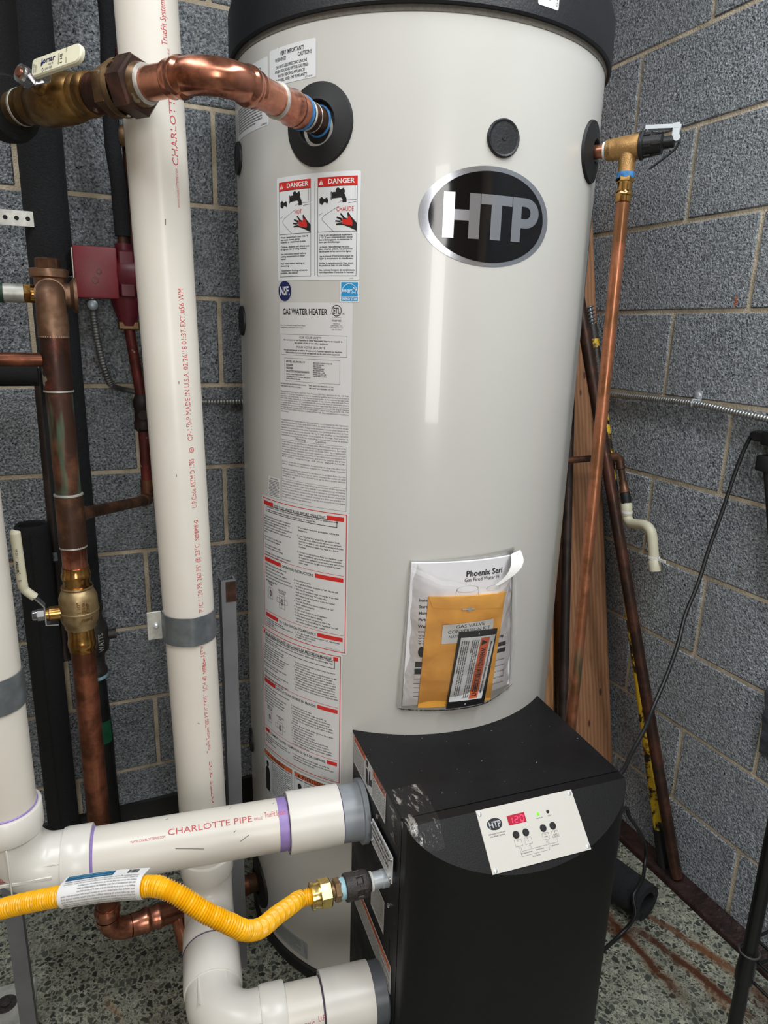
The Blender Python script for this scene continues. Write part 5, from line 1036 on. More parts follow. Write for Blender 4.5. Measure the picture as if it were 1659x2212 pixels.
m.box(LV+up2*.0235-dR2*.0240+sd2*.0062, (.052, .006, .0013), (dR2-up2*.10), up2); m.box(LV+up2*.0235-dR2*.0240-sd2*.0062, (.052, .006, .0013), (dR2-up2*.10), up2)
for q in (-1, 1): m.box(LV+up2*.0165+sd2*.0060*q-dR2*.002, (.011, .019, .0013), dR2, up2)
m.lathe([(-.0085, .0055), (.0085, .0055)], LV+up2*.004, sd2, 16); m.build('test_lever', M['zinc'], rv)
MB().tube(smooth_path([LV-dR2*.012+up2*.020, LV-dR2*.004+up2*.021, LV+dR2*.0035+up2*.012, LV+dR2*.0030-up2*.004, LV-dR2*.006-up2*.015, LV-dR2*.022-up2*.026, LV-dR2*.040-up2*.037], 5), .0019, 10).build('wire_lever', M['black_plastic'], rv)
MB().lathe([(.0400, .0125), (.0410, .0150), (.0450, .0146), (.0500, .0134)], TEE, DD, 24, False).each('sealing_tape', M['blue_tape'], rv)
m = hexn(MB(), TEE, DD, .0475, .0560, .0148, .001, 15); m.lathe([(.056, .0122), (.070, .0120), (.0715, .0135), (.0740, .0146), (.0775, .0144), (.0790, .0128), (.0880, .0126), (.0885, .0112)], TEE, DD, 32, False); m.build('press_adapter', M['brass_shiny'], rv)
MB().cyl(TEE+DD*.080, V((.8486, .9475, .45)), .0111, 28).build('drain_pipe', M['copper_drain'], rv)

# ------------------------------------------------------------------ copper riser with tee, ball valve and low bend
cx, cy = -.0226, 1.262; zf = lambda z: 1.3607-(1.3607-z)*1.0112; CP = lambda z: V((cx, cy, zf(z)))
rs = thing('copper_riser', 'old copper riser with a brass ball valve, left of the tall white pipe', 'pipe', (cx, cy, .12))
MB().lathe([(0, .0232), (zf(1.372)-zf(1.335), .0234)], CP(1.335), UP, 40, False).tube([CP(1.366), CP(1.372)]+bend(CP(1.403), UP, (0, 1, 0), .030, 10)+[CP(1.403)+V((0, .05, 0))], .0224, 40).build('elbow', M['bronze'], rs, smooth=50)
TT = CP(1.403)+V((0, .072, 0))
m = MB().cyl(TT-UP*.058, TT+UP*.030, .0242, 40); m.lathe([(.026, .0246), (.028, .0300), (.040, .0302), (.041, .0282)], TT, UP, 40); m.cyl(TT-V((0, .03, 0)), TT, .0246, 36); m.lathe([(.020, .0200), (.030, .0204), (.036, .0290), (.041, .0290)], TT, (1, 0, 0), 36); m.build('top_tee', M['bronze'], rs)
MB().lathe([(.041, .0190), (.042, .0205), (.056, .0200), (.058, .0180)], TT, UP, 8).build('plug', M['copper_brown'], rs, smooth=20)
m = MB().lathe([(.020, .0150), (.030, .0148)], TT, (-1, 0, 0), 30); hexn(m, TT, (-1, 0, 0), .028, .040, .0165); m.build('side_nipple', M['brass_shiny'], rs)
MB().cyl(CP(1.2505), CP(1.3365), .0224, 40).build('sleeve', M['copper_patchy'], rs, label='stained sleeve with flux streaks')
MB().lathe([(0, .0222), (.0008, .0232), (.0026, .0232), (.0036, .0222)], CP(1.335), UP, 36, False).lathe([(0, .0206), (.0008, .0232), (.0030, .0232), (.0036, .0222)], CP(1.249), UP, 36, False).lathe([(0, .0206), (.001, .0234), (.0035, .0234), (.0045, .0206)], CP(1.076), UP, 36, False).lathe([(0, .0206), (.001, .0230), (.004, .0228), (.006, .0206)], CP(.984), UP, 36, False).each('solder_ring', M['galv_light'], rs)
MB().cyl(CP(1.07), CP(1.253), .0207, 40).build('pipe', M['copper_old'], rs, label='old brown pipe with green streaks')
BR = V((.1345, 1.60, .974)); b0 = CP(1.040); bd = (BR-b0).normalized()
m = MB().cyl(CP(.985), CP(1.078), .0228, 40); m.lathe([(.012, .0200), (.026, .0150), (.030, .0140), (.048, .0138), (.049, .0112)], b0, bd, 30, False); m.build('tee', M['copper_brown'], rs)
MB().cyl(b0+bd*.03, BR, .0112, 24).build('branch_pipe', M['copper_brown'], rs)
MB().cyl(CP(.93), CP(.99), .0207, 40).build('pipe', M['copper_press'], rs, label='bright copper piece above the valve')
bl_ = [(.790, .0207), (.7905, .0224), (.797, .0226), (.800, .0240), (.807, .0246), (.811, .0236), (.816, .0226), (.834, .0228), (.836, .0262), (.842, .0268), (.850, .0310), (.855, .0322), (.8655, .0326), (.8665, .0336), (.869, .0336), (.8700, .0324), (.893, .0322), (.897, .0310), (.908, .0262), (.9095, .0240), (.912, .0268), (.9145, .0262), (.916, .0226), (.925, .0226), (.928, .0240), (.934, .0248), (.938, .0236), (.941, .0224), (.949, .0226), (.9495, .0207)]
vb2 = MB().lathe([(zf(z)-zf(.79), r) for z, r in bl_ if .834 <= z <= .9145], CP(.79), UP, 48).build('valve_body', M['brass_body'], rs)
MB().lathe([(zf(z)-zf(.79), r) for z, r in bl_ if z <= .8345], CP(.79), UP, 48, False).lathe([(zf(z)-zf(.79), r) for z, r in bl_ if z >= .9145], CP(.79), UP, 48, False).each('press_end', M['brass_shiny'], rs)
vd_ = V((EYE.x-cx, EYE.y-cy, 0)).normalized()
CV = Round((cx, cy, 0), (0, 0, 1), vd_, .0325, True); m = MB()
for i, (s, y) in enumerate((('1 1/2"', -.002), ('250', -.0095), ('CWP', -.0165))): text(m, CV, s, zf(.872), y, .0052, (.022, .020, .018)[i], 1, 'l', .0010)
class UpSide:
    def at(s, x, y, h=0): return Round((cx, cy, 0), (0, 0, 1), vd_, .0325).at(-x, y, h)
class Inv:
    def __init__(s, z): s.z = z
    def at(s, x, y, h=0): return Round((cx, cy, 0), (0, 0, 1), vd_, .0325).at(-x, s.z-y, h)
text(m, Inv(zf(.8615)), 'Jomar', -.021, 0, .0055, .020, 1, 'l', .0010); m.build('cast_lettering', M['brass_shiny'], vb2, smooth=0)
SC = CP(.868); sx_ = V((-1, 0, 0))
MB().lathe([(.028, .0130), (.048, .0128), (.049, .0105), (.054, .0105)], SC, sx_, 28).build('stem_boss', M['brass_shiny'], rs)
hq = [(-.0545, -.018), (-.0545, .016), (-.0600, .024), (-.082, .050)]
m = MB(); 
def strip(mb, pts_, c, wd, th):
    g = []
    for i, p in enumerate(pts_):
        a, b = pts_[max(i-1, 0)], pts_[min(i+1, len(pts_)-1)]; t_ = V((b[0]-a[0], 0, b[1]-a[1])).normalized(); n2 = V((t_.z, 0, -t_.x)); P_ = c+V((p[0], 0, p[1]))
        g += [P_+V((0, -wd/2, 0))-n2*th/2, P_+V((0, wd/2, 0))-n2*th/2, P_+V((0, wd/2, 0))+n2*th/2, P_+V((0, -wd/2, 0))+n2*th/2]
    mb.add(g, [(4*i+j, 4*i+(j+1) % 4, 4*i+4+(j+1) % 4, 4*i+4+j) for i in range(len(pts_)-1) for j in range(4)]+[(3, 2, 1, 0), tuple(4*(len(pts_)-1)+j for j in range(4))])
strip(m, [(-.035, -.0195)]+hq, SC, .019, .0024); m.build('handle_arm', M['chrome'], rs, smooth=30)
m = MB(); HG = [SC+V((-.068, -.002, .0345)), SC+V((-.0800, -.003, .0480)), SC+V((-.0840, -.004, .0580)), SC+V((-.0850, -.006, .09)), SC+V((-.0860, -.010, .148)), SC+V((-.0860, -.0103, .155)), SC+V((-.0860, -.0105, .158))]
m.tube(smooth_path(HG, 4), [.0078]*4+[.0082]*8+[.0088]*8+[.0086]*1+[.0080, .0070, .0045, .001], 18) if False else None
hpth = smooth_path(HG, 4); m.tube(hpth, [.0075 if i < 8 else .0084 for i in range(len(hpth)-4)]+[.0080, .0070, .0050, .0015], 18); gg = m.build('handle_grip', M['cream_grip'], rs, label='cream grip of the valve handle')
gv = Round(SC+V((-.0855, -.008, 0)), (0, 0, 1), (-.2, -1, 0), .0084, True); m = MB(); text(m, gv, 'Jomar', .085, -.001, .005, .022, 1, 'l', .0006); text(m, gv, '1 1/2 600', .112, -.002, .0035, .018, 0, 'l', .0006); text(m, gv, 'II', .070, -.003, .005, None, 0, 'l', .0006); m.build('grip_lettering', M['ink_soft'], gg, smooth=0)
hexn(MB().lathe([(.068, .0098), (.074, .0092), (.0755, .0070)], SC, sx_, 20), SC, sx_, .0555, .068, .0108, .001).build('stem_nut', M['chrome'], rs)
zl = .148; CL = V((cx, cy, zl)); PT = V((.3035, 1.318, .114)); ld = (PT-CL).normalized()
MB().cyl(CL+UP*.05, CP(.80), .0206, 40).build('pipe', M['copper_used'], rs, label='reddish copper pipe below the valve')
m = MB().tube(bend(CL, (0, 0, -1), ld, .045, 14), .0226, 40); m.lathe([(-.002, .0226), (.006, .0240), (.010, .0254), (.016, .0254), (.020, .0236), (.024, .0230), (.0245, .0206)], CL+UP*.045, UP, 40, False)
m.lathe([(-.002, .0226), (.004, .0228), (.022, .0230), (.026, .0252), (.032, .0254), (.035, .0236), (.038, .0206)], CL+ld*.045, ld, 40, False); m.build('low_bend', M['copper_press'], rs, smooth=50)
LT = CL+ld*.140
m = MB().lathe([(.078, .0207), (.0785, .0230), (.092, .0228), (.096, .0254), (.102, .0252), (.105, .0232), (.178, .0230), (.181, .0252), (.188, .0250), (.190, .0207)], CL, ld, 40, False); m.tube([LT, LT+V((.004, -.020, -.030)), LT+V((.010, -.030, -.075))], [.018, .0160, .0155], 28); m.build('low_tee', M['copper_press'], rs)
MB().cyl(CL+ld*.06, CL+ld*.09, .0207, 36).build('pipe', M['copper_press'], rs); MB().cyl(CL+ld*.18, PT+ld*.03, .0207, 36).build('pipe', M['copper_brown'], rs, label='scratched copper stub entering the low tank port')
MB().lathe([(.272, .0208), (.273, .0222), (.300, .0222), (.301, .0208)], CL, ld, 32, False).build('tape_wrap', M['copper_used'], rs)
MB().cyl((-.55, cy, zf(1.3005)), (cx-.018, cy, zf(1.3005)), .0112, 24).build('side_branch', M['copper_used'], rs, label='orange copper branch to the left')
GB = TT-V((.040, 0, 0)); gt = thing('side_fitting', 'dark green pipe end with a grey sleeve beside the riser top', 'pipe', GB)
MB().cyl(GB, GB-V((.034, 0, 0)), .0150, 24).build('sleeve', M['galv_light'], gt); MB().cyl(GB-V((.030, 0, 0)), GB-V((.5, 0, 0)), .0158, 24).build('pipe', M['green_label'], gt)

# ------------------------------------------------------------------ black foam insulated pipes
def foam_pipe(name, label, path, r, at, mat='foam', n=32, hollow=None):
    o = thing(name, label, 'pipe', at); MB().tube(path, r, n).build('insulation', M[mat], o, smooth=50)
    if hollow: MB().lathe([(.0004, hollow)], path[-1], V(path[-1])-V(path[-2]), 24).build('bore', M['black_gap'], o)
    return o
dp = thing('insulated_pipe', 'thick black foam insulated pipe running down the wall behind the copper riser', 'pipe', (-.0216, 1.634, .7))
DZ = [(2.72, 1.452), (1.449, 1.408), (1.406, .735)]
for i, (a, b) in enumerate(DZ): MB().lathe([(0, .036), (.002, .0405), (.006, .0418), (a-b-.006, .0420+.0006*(i == 1)), (a-b-.002, .0405), (a-b, .036)], (-.0216, 1.634, b), UP, 36).build('insulation', M['foam'], dp)
m = MB().cyl((-.014, 1.634, .10), (-.014, 1.634, .74), .0185, 28); m.build('pipe', M['iron'], dp)
m = MB().lathe([(.545, .021), (.55, .027), (.562, .027), (.57, .022), (.60, .0235), (.612, .034), (.64, .037), (.672, .034), (.69, .026), (.705, .024), (.712, .028), (.73, .028), (.735, .02)], (-.006, 1.634, 0), UP, 32); m.cyl((-.006, 1.634, .645), (.046, 1.634, .645), .012, 18); m.build('cast_valve', M['iron'], dp, label='grey cast valve body')
m = MB(); text(m, Round((-.006, 1.634, 0), (0, 0, 1), (.15, -1, 0), .0372, True), 'WATTS', .618, -.018, .012, .045, 1, 'l', .0012); m.build('cast_lettering', M['galv_light'], dp, smooth=0)
MB().lathe([(.538, .0240), (.541, .0265), (.546, .0265), (.549, .0235)], (-.006, 1.634, 0), UP, 28, False).build('corroded_ring', M['pale_tape'], dp, label='teal corroded ring below the valve')
MB().lathe([(.02, .030), (.12, .0285), (.2, .0275), (.3, .0265), (.36, .0275), (.47, .0235), (.52, .0225), (.535, .0200)], (-.006, 1.634, 0), UP, 28).build('tape_wrap', M['tape_black'], dp, label='black tape wrap')
m = MB(); rect(m, Round((-.006, 1.634, 0), (0, 0, 1), (.45, -1, 0), .0262), -.012, .37, .016, .43, .001, 6, 1, .004); m.build('green_tag', M['green_tag'], dp, smooth=60, label='small green label')
E_ = V((.1185, 1.62, 0)); ep = thing('insulated_pipe', 'thin black foam insulated pipe with a red-handled valve behind the tall white pipe', 'pipe', (E_.x, E_.y, 1.53))
MB().tube([V((.1135, 1.60, 2.72)), V((.1145, 1.602, 1.99)), V((.1165, 1.61, 1.90)), V((.1105, 1.62, 1.80)), V((.1110, 1.62, 1.70)), V((.1170, 1.62, 1.64)), V((.1185, 1.62, 1.535))], .0155, 28).build('insulation', M['foam'], ep, smooth=60)
MB().cyl((.139, 1.632, 1.50), (.140, 1.632, 1.72), .0105, 20).build('pipe', M['copper_dark'], ep); MB().cyl((.1185, 1.62, 1.40), (.1185, 1.62, 1.56), .0112, 20).build('pipe', M['copper_dark'], ep)
MB().lathe([(-.02, .016), (0, .021), (.012, .021), (.018, .012)], (.1385, 1.625, 1.725), (0, -1, 0), 24).build('valve_body', M['brass_dull'], ep)
MB().box((.1425, 1.600, 1.760), (.021, .003, .075), ch=.001).build('handle_arm', M['galv'], ep); MB().box((.140, 1.599, 1.835), (.024, .005, .085), ch=.002).build('handle_sleeve', M['red'], ep, label='red handle sleeve')
MB().lathe([(0, .0075), (.004, .0072), (.005, .005)], (.1445, 1.5985, 1.725), (0, -1, 0), 16).build('handle_bolt', M['zinc'], ep)
GA = HE+Wd*.452; gp_ = thing('insulated_pipe', 'thick black foam insulated pipe at the top left corner, turning toward the upper valve', 'pipe', GA)
gpath = [V((GA.x+.004, GA.y+.01, 2.72)), V((GA.x+.004, GA.y+.008, 1.80))]+bend(V((GA.x, GA.y, 1.668)), (0, 0, -1), -Wd, .05, 8)+[GA-Wd*.058]
MB().tube(gpath, [.0460]*(len(gpath)-1)+[.0430], 36).build('insulation', M['foam_dark'], gp_, smooth=60); MB().tube([GA-Wd*.056, GA-Wd*.0585], [.036, .034], 30).build('bore', M['black_gap'], gp_)
ft = thing('insulation_tube', 'black foam tube with an open top, standing at the wall left of the riser', 'insulation', (-.110, 1.655, 0))
MB().lathe([(0, .0355), (.905, .0360), (.920, .0350), (.925, .0315), (.921, .0275), (.895, .0260)], (-.110, 1.655, 0), UP, 36, False).build('foam_wall', M['foam_dark'], ft); MB().lathe([(.896, .0262), (.897, 0)], (-.110, 1.655, 0), UP, 24, False).build('bore', M['black_gap'], ft)
MB().box((-.1145, 1.6188, .46), (.0012, .0015, .90)).build('slit', M['black_gap'], ft, smooth=0)
bp = thing('insulated_pipe', 'short black insulated pipe lying level behind the riser, left side', 'pipe', (-.3, 1.60, 1.25)); MB().cyl((-.8, 1.60, 1.252), (-.064, 1.60, 1.252), .0215, 28).build('insulation', M['foam_dark'], bp)
bw = thing('thin_pipe', 'thin dusty brown pipe against the wall left of the riser', 'pipe', (-.070, 1.704, .57)); MB().tube([V((-.066, 1.704, 1.26)), V((-.070, 1.704, .62)), V((-.072, 1.700, .585)), V((-.070, 1.69, .565))], .0125, 20).build('pipe', M['iron_brown'], bw)
MB().box((-.072, 1.690, .832), (.030, .002, .022), ch=.0008).lathe([(0, .006), (.002, .0045)], (-.078, 1.689, .832), (0, -1, 0), 12).build('wall_clip', M['galv'], bw)
hs = thing('hanger_strap', 'perforated metal strap reaching in from the left edge to the insulated pipe', 'bracket', (-.08, 1.60, 1.55))
m = MB().box((-.24, 1.598, 1.5515), (.39, .0015, .028)); m.build('strap', M['galv_light'], hs, smooth=0)
for i in range(8): MB().lathe([(0, .0042), (.0008, .0042)], (-.055-.0195*i, 1.5975, 1.5515), (0, -1, 0), 12).build('hole', M['black_gap'], hs)

# ------------------------------------------------------------------ circulator pump and the pipe under it
pu = thing('circulator_pump', 'dark red circulator pump on the wall pipe behind the white vent', 'pump', (.10, 1.62, 1.36))
def frus(mb, a, b): mb.add(a+b, [(0, 1, 2, 3), (7, 6, 5, 4)]+[(i, 4+i, 4+(i+1) % 4, (i+1) % 4) for i in range(4)])
MB().box((.0605, 1.598, 1.4585), (.083, .036, .101), ch=.004).build('junction_box', M['red'], pu, smooth=40)
MB().box((.0185, 1.600, 1.4585), (.0035, .030, .092), ch=.0008).build('back_plate', M['galv_light'], pu)
m = MB().lathe([(-.012, .012), (-.004, .040), (.004, .046), (.05, .046), (.056, .040)], (.104, 1.62, 1.4585), (1, 0, 0), 40); m.cyl((.1185, 1.62, 1.365), (.1185, 1.62, 1.52), .0175, 28); m.lathe([(0, .0175), (.01, .020), (.04, .030), (.06, .034)], (.1185, 1.62, 1.355), UP, 28); m.box((.1195, 1.585, 1.4585), (.030, .012, .092), ch=.003); m.build('pump_body', M['red_dark'], pu, smooth=40)
m = MB()
for x, z, r in ((.066, 1.4600, .0052), (.058, 1.443, .0068)): m.lathe([(0, r), (.001, r*.95), (.0012, r*.6)], (x, 1.580, z), (0, -1, 0), 18, False)
m.lathe([(0, .0042), (.0018, .0036), (.002, .001)], (.066, 1.580, 1.4600), (0, -1, 0), 12); m.build('cover_screw', M['red_dark'], pu)
MB().box((.1185, 1.62, 1.3555), (.042, .030, .017), ch=.002).build('flange', M['brass_dull'], pu)
m = MB(); PF = Plane((.1195, 1.5788, 1.462), (0, 0, 1), (-1, 0, 0)); text(m, Plane((.114, 1.5788, 1.456), (1, 0, 0), (0, 0, 1)), '28', 0, 0, .010, .012, 1, 'l', .0004); m.build('paint_mark', M['amber'], pu, smooth=0)
cnp = smooth_path([V((.0500, 1.600, 1.400)), V((.0505, 1.600, 1.36)), V((.0555, 1.60, 1.31)), V((.064, 1.602, 1.262)), V((.0735, 1.62, 1.232))], 12); cnp = resample(cnp, .0013)
MB().tube(cnp, [.0068+.0011*math.sin(2*math.pi*i/4.5) for i in range(len(cnp))], 14).build('flexible_conduit', M['flex'], pu, smooth=80)
MB().tube(smooth_path([V((.0735, 1.62, 1.232)), V((.085, 1.66, 1.222)), V((.105, 1.69, 1.214)), V((.16, 1.70, 1.20))], 6), .0062, 12).build('conduit_tail', M['flex'], pu)
MB().lathe([(-.006, .0105), (0, .0120), (.004, .0105), (.006, .0065)], (.0495, 1.592, 1.395), (0, -1, 0), 18).lathe([(0, .0085), (.022, .0085)], (.050, 1.600, 1.386), UP, 16).build('conduit_connector', M['galv'], pu)
rc = thing('return_pipe', 'narrow reddish return pipe with a union, below the red pump', 'pipe', (.1345, 1.61, .97))
MB().cyl((.1195, 1.62, 1.35), (.1345, 1.61, 1.20), .0112, 24).build('pipe', M['red_pipe'], rc)
m = hexn(MB(), (.1345, 1.61, 1.135), UP, 0, .066, .0165); m.lathe([(-.006, .013), (.0, .0185), (.012, .0190), (.02, .0172), (.045, .0172), (.052, .019), (.062, .0185), (.075, .013)], (.1345, 1.61, 1.135), UP, 24); m.cyl((.1345, 1.605, 1.168), (.1345, 1.585, 1.168), .011, 8); m.build('union', M['iron_brown'], rc)
MB().cyl((.1345, 1.61, 1.14), (.1345, 1.61, .995), .0112, 24).build('pipe', M['red_pipe'], rc); MB().tube([V((.1345, 1.61, 1.02))]+bend((.1345, 1.61, .974), (0, 0, -1), b0-BR, .014, 6)+[BR+(b0-BR).normalized()*.03], .0138, 24).build('elbow', M['copper_brown'], rc, smooth=60)

# ------------------------------------------------------------------ armoured cable along both walls
def ridged(path, r, amp, pitch, n=12):
    p = resample(path, pitch/5); return MB().tube(p, [r+amp*math.sin(2*math.pi*i/5) for i in range(len(p))], n)
ac = thing('armoured_cable', 'silver armoured cable clipped along both block walls', 'cable', (X0-.012, 1.2, 1.2))
ridged(smooth_path([V((X0-.012, -1.6, 1.185)), V((X0-.012, .60, 1.193)), V((X0-.012, .99, 1.2025)), V((X0-.012, 1.186, 1.214)), V((X0-.012, 1.40, 1.2105)), V((X0-.013, 1.62, 1.206)), V((X0-.045, Y0-.020, 1.202)), V((X0-.2, Y0-.012, 1.198)), V((.9, Y0-.012, 1.195)), V((.4, Y0-.012, 1.180)), V((.15, Y0-.012, 1.186))], 14), .0068, .0011, .0075).build('armour', M['armour'], ac, smooth=80)
m = MB().box((X0-.0015, 1.186, 1.228), (.002, .022, .030), ch=.0005).tube([V((X0-.003, 1.186, 1.222)), V((X0-.016, 1.186, 1.2235)), V((X0-.0205, 1.186, 1.216)), V((X0-.018, 1.186, 1.208))], .0022, 8); m.lathe([(0, .0078), (.003, .0075), (.0042, .005)], (X0-.002, 1.186, 1.233), (-1, 0, 0), 8); m.each('cable_clip', M['zinc'], ac)

# ------------------------------------------------------------------ things leaning in the corner
def plank(name, label, xr, wd, y0, k, L, th, mat, lean=0):
    o = thing(name, label, 'lumber', (xr-wd/2, y0+th/2, 0)); dz = V((lean, k, 1)).normalized(); exx = V((1, 0, 0)); exx = (exx-dz*exx.dot(dz)).normalized(); nn = exx.cross(dz)
    c = V((xr-wd/2, y0, .012))+dz*L/2-nn*th/2; MB().box(c, (wd, L, th), exx, dz, .003).build('board', M[mat], o, smooth=30); return o
plank('lumber_plank', 'wide brown wooden plank leaning in the corner right of the tank', 1.322, .162, 1.252, .2117, 2.10, .036, 'lumber')
o = thing('lumber_strip', 'narrow wooden strip leaning between the tank and the wide plank', 'lumber', (1.12, 1.28, 0)); dz = (V((1.172, 1.545, 1.35))-V((1.118, 1.262, .01))).normalized(); fx = V((.62, -.78, 0)); fx = (fx-dz*fx.dot(dz)).normalized()
MB().box(V((1.118, 1.262, .01))+dz*.95-fx*.03, (.060, 1.90, .019), fx, dz, .002).build('board', M['lumber_light'], o, smooth=30)
o = thing('pipe_length', 'dark rusty pipe leaning against the left edge of the wide plank', 'pipe', (1.098, 1.215, 0)); MB().cyl((1.098, 1.215, .01), (1.206, 1.515, 1.45), .0125, 24).build('pipe', M['iron_brown'], o); MB().lathe([(0, .0127), (.001, .0127)], (1.206, 1.515, 1.45), (.1, .2, 1), 20).build('open_end', M['black_gap'], o)
B1 = V((1.3181, 1.0281, .03)); Tn = V((1.1602, 1.40, 1.3743)); bdr = (Tn-B1).normalized()
o = thing('pipe_length', 'long brown copper pipe leaning from the floor at the right wall to behind the tank', 'pipe', V((1.3205, 1.022, 0))); MB().cyl(B1-bdr*.012, B1+bdr*2.2, .0143, 28).build('pipe', M['copper_dark'], o)
B2 = V((1.3206, 1.0676, 0.004)); Tp = V((1.283, 1.53, 1.4218)); pdr = (Tp-B2).normalized(); LP = (Tp-B2).length
o = thing('pry_pole', 'worn yellow and black pole with a spring end, leaning behind the brown pipe', 'pole', B2)
B2 = B2+pdr*.004
MB().cyl(B2+pdr*.10, B2+pdr*(LP-.22), .0118, 24).build('shaft', M['pole_paint'], o); MB().cyl(B2+pdr*.66, B2+pdr*.98, .0120, 24).build('yellow_band', M['pole_yellow'], o)
MB().cyl(B2, B2+pdr*.105, .0135, 20).build('black_foot', M['rubber'], o); MB().cyl(B2+pdr*(LP-.22), B2+pdr*(LP-.13), .0128, 20).build('black_sleeve', M['iron'], o); MB().cyl(B2+pdr*(LP-.13), B2+pdr*(LP-.075), .0128, 20).build('paint_sleeve', M['pole_paint'], o)
MB().cyl(B2+pdr*(LP-.078), B2+pdr*(LP-.038), .0132, 20).build('iron_sleeve', M['iron'], o)
xs_, ys_, _ = basis(pdr); MB().cyl(B2+pdr*(LP-.04), B2+pdr*(LP+.012), .0062, 14).tube([B2+pdr*(LP-.040+.052*i/60)+(xs_*math.cos(i*.55)+ys_*math.sin(i*.55))*.0098 for i in range(61)], .0021, 8).build('spring', M['galv'], o)
# condensate line and white trap
cl = thing('condensate_line', 'thin copper drain line ending in a cream plastic trap on the right wall', 'pipe', (1.29, 1.36, 1.05))
EL = V((1.300, 1.381, 1.0553)); DN = (V((1.300, 1.3458, .967))-EL).normalized()
MB().tube([V((.80, 1.415, 1.040)), EL-V((.03, -.002, 0))]+bend(EL, (1, 0, 0), DN, .014, 6)+[EL+DN*.09], .0085, 18).build('copper_tube', M['copper_brown'], cl, smooth=60)
MB().tube([EL-V((.036, 0, 0)), EL-V((.02, 0, 0))]+bend(EL, (1, 0, 0), DN, .014, 6)+[EL+DN*.034], .0112, 18).build('copper_elbow', M['copper_brown'], cl, smooth=60)
MB().lathe([(0, .0105), (.018, .0108), (.024, .0130), (.030, .0132), (.031, .012)], EL+DN*.066, DN, 20).build('copper_adapter', M['copper_brown'], cl)
TR0 = EL+DN*.127
MB().lathe([(-.030, .0120), (-.028, .0132), (-.020, .0128), (-.012, .0134), (0, .0130), (.004, .0122)], TR0, DN, 20).build('rubber_coupling', M['rubber'], cl)
s1 = V((1.300, 1.325, .889)); s2 = V((1.300, 1.242, .903)); D1 = (s1-TR0).normalized(); D2 = (V((1.300, 1.2110, .7955))-s2).normalized()
tpth = [TR0-D1*.004, TR0+D1*.012]+bend(s1, D1, s2-s1, .022, 8)+bend(s2, s2-s1, D2, .030, 8)+[s2+D2*.112]
MB().tube(tpth, .0128, 24).lathe([(0, .0128), (.001, .0143), (.032, .0143), (.034, .0128)], TR0-D1*.002, D1, 24).lathe([(0, .0128), (.001, .0142), (.030, .0142), (.031, .011)], s2+D2*.084, D2, 24).build('trap', M['old_pvc'], cl, smooth=60)
for p, q in ((TR0+D1*.020, 1), (s2+D2*.080, -1)): MB().lathe([(-.003, .0150), (.003, .0150)], p, UP, 24).box(p+V((.0, .021*q, 0)), (.004, .034, .006)).build('cable_tie', M['white_plastic'], cl)

# ------------------------------------------------------------------ cords, plug, rack, floor things
pc1 = [(1.322, 1.0000, 1.1680), (1.318, 1.0154, 1.1649), (1.312, 1.0255, 1.1284), (1.3, 1.0297, 1.0721), (1.28, 1.0288, .9956), (1.25, 1.024, .9096), (1.22, 1.0125, .8415), (1.18, .9997, .776), (1.14, .9729, .7288), (1.08, .9384, .681), (1.02, .9085, .6351), (.98, .8833, .6168), (.92, .8535, .5932), (.86, .815, .5909)]
pcd = thing('power_cord', 'black power cord hanging from the wall plug at right to the burner box', 'cord', (1.05, .92, .60))
MB().tube(smooth_path([V(p) for p in pc1]+[BP(SR+.001, .50, .575)], 6), .0042, 10).build('cord', M['cord'], pcd, smooth=60)
MB().box((1.318, .992, 1.166), (.026, .030, .022), ch=.003).box((1.318, 1.010, 1.166), (.018, .012, .016), ch=.002).build('plug', M['black_plastic'], pcd)
lc = [tuple(BP(SR+.001, .49, .40)), (1.0248, .9536, .36), (1.0718, .9751, .31), (1.1309, .9977, .24), (1.1769, 1.0189, .18), (1.2015, 1.0295, .13), (1.1922, 1.0192, .105), (1.1664, .9972, .098), (1.1329, .9782, .095), (1.110, .968, .085), (1.1036, .950, .05), (1.07, .952, .008), (.98, .93, .005), (.885, .905, .005)]
lcd = thing('loop_cord', 'black cord looping from the burner box over the foam tube on the floor', 'cord', (1.1, .96, .0)); MB().tube(smooth_path([V(p) for p in lc], 6), .0044, 10).build('cord', M['cord'], lcd, smooth=60)
ob = thing('wall_adapter', 'black outlet adapter on the right wall at the frame edge, cord plugged in', 'adapter', (1.315, .955, 1.155))
MB().box((1.314, .950, 1.166), (.040, .055, .030), ch=.004).build('adapter_body', M['black_plastic'], ob); MB().box((1.330, .955, 1.125), (.012, .030, .060), ch=.002).build('wall_box', M['galv_light'], ob)
MB().box((1.312, .968, 1.113), (.030, .030, .034), ch=.004).build('strain_relief', M['black_plastic'], ob); MB().tube(smooth_path([V((1.316, .965, 1.10)), V((1.318, .955, 1.06)), V((1.320, .935, .98)), V((1.32, .90, .85))], 5), .0090, 12).build('lead', M['cord'], ob)
ps = thing('plastic_sheet', 'crumpled dark plastic sheet on the right wall at the frame edge', 'sheet', (1.33, .86, .48)); m = MB(); g = []
for j in range(7):
    for i in range(5): g.append(V((1.334-.012*abs(math.sin(2.1*i+1.7*j))-.002, .888-.002*j-.05*i, .635-.026*j+.012*(i == 0)*(j % 2))))
m.add(g, [(j*5+i, j*5+i+1, j*5+i+6, j*5+i+5) for j in range(6) for i in range(4)]); m.build('sheet', M['poly'], ps, smooth=20)
fo = thing('foam_tube', 'black foam insulation tube lying on the floor behind the burner box', 'insulation', (1.15, 1.02, 0))
fa_, fb_ = V((1.098, 1.252, .047)), V((1.158, .968, .047)); fd = (fb_-fa_).normalized(); fr_ = fd.cross(UP)
g = []; NA = 30; gap = 24
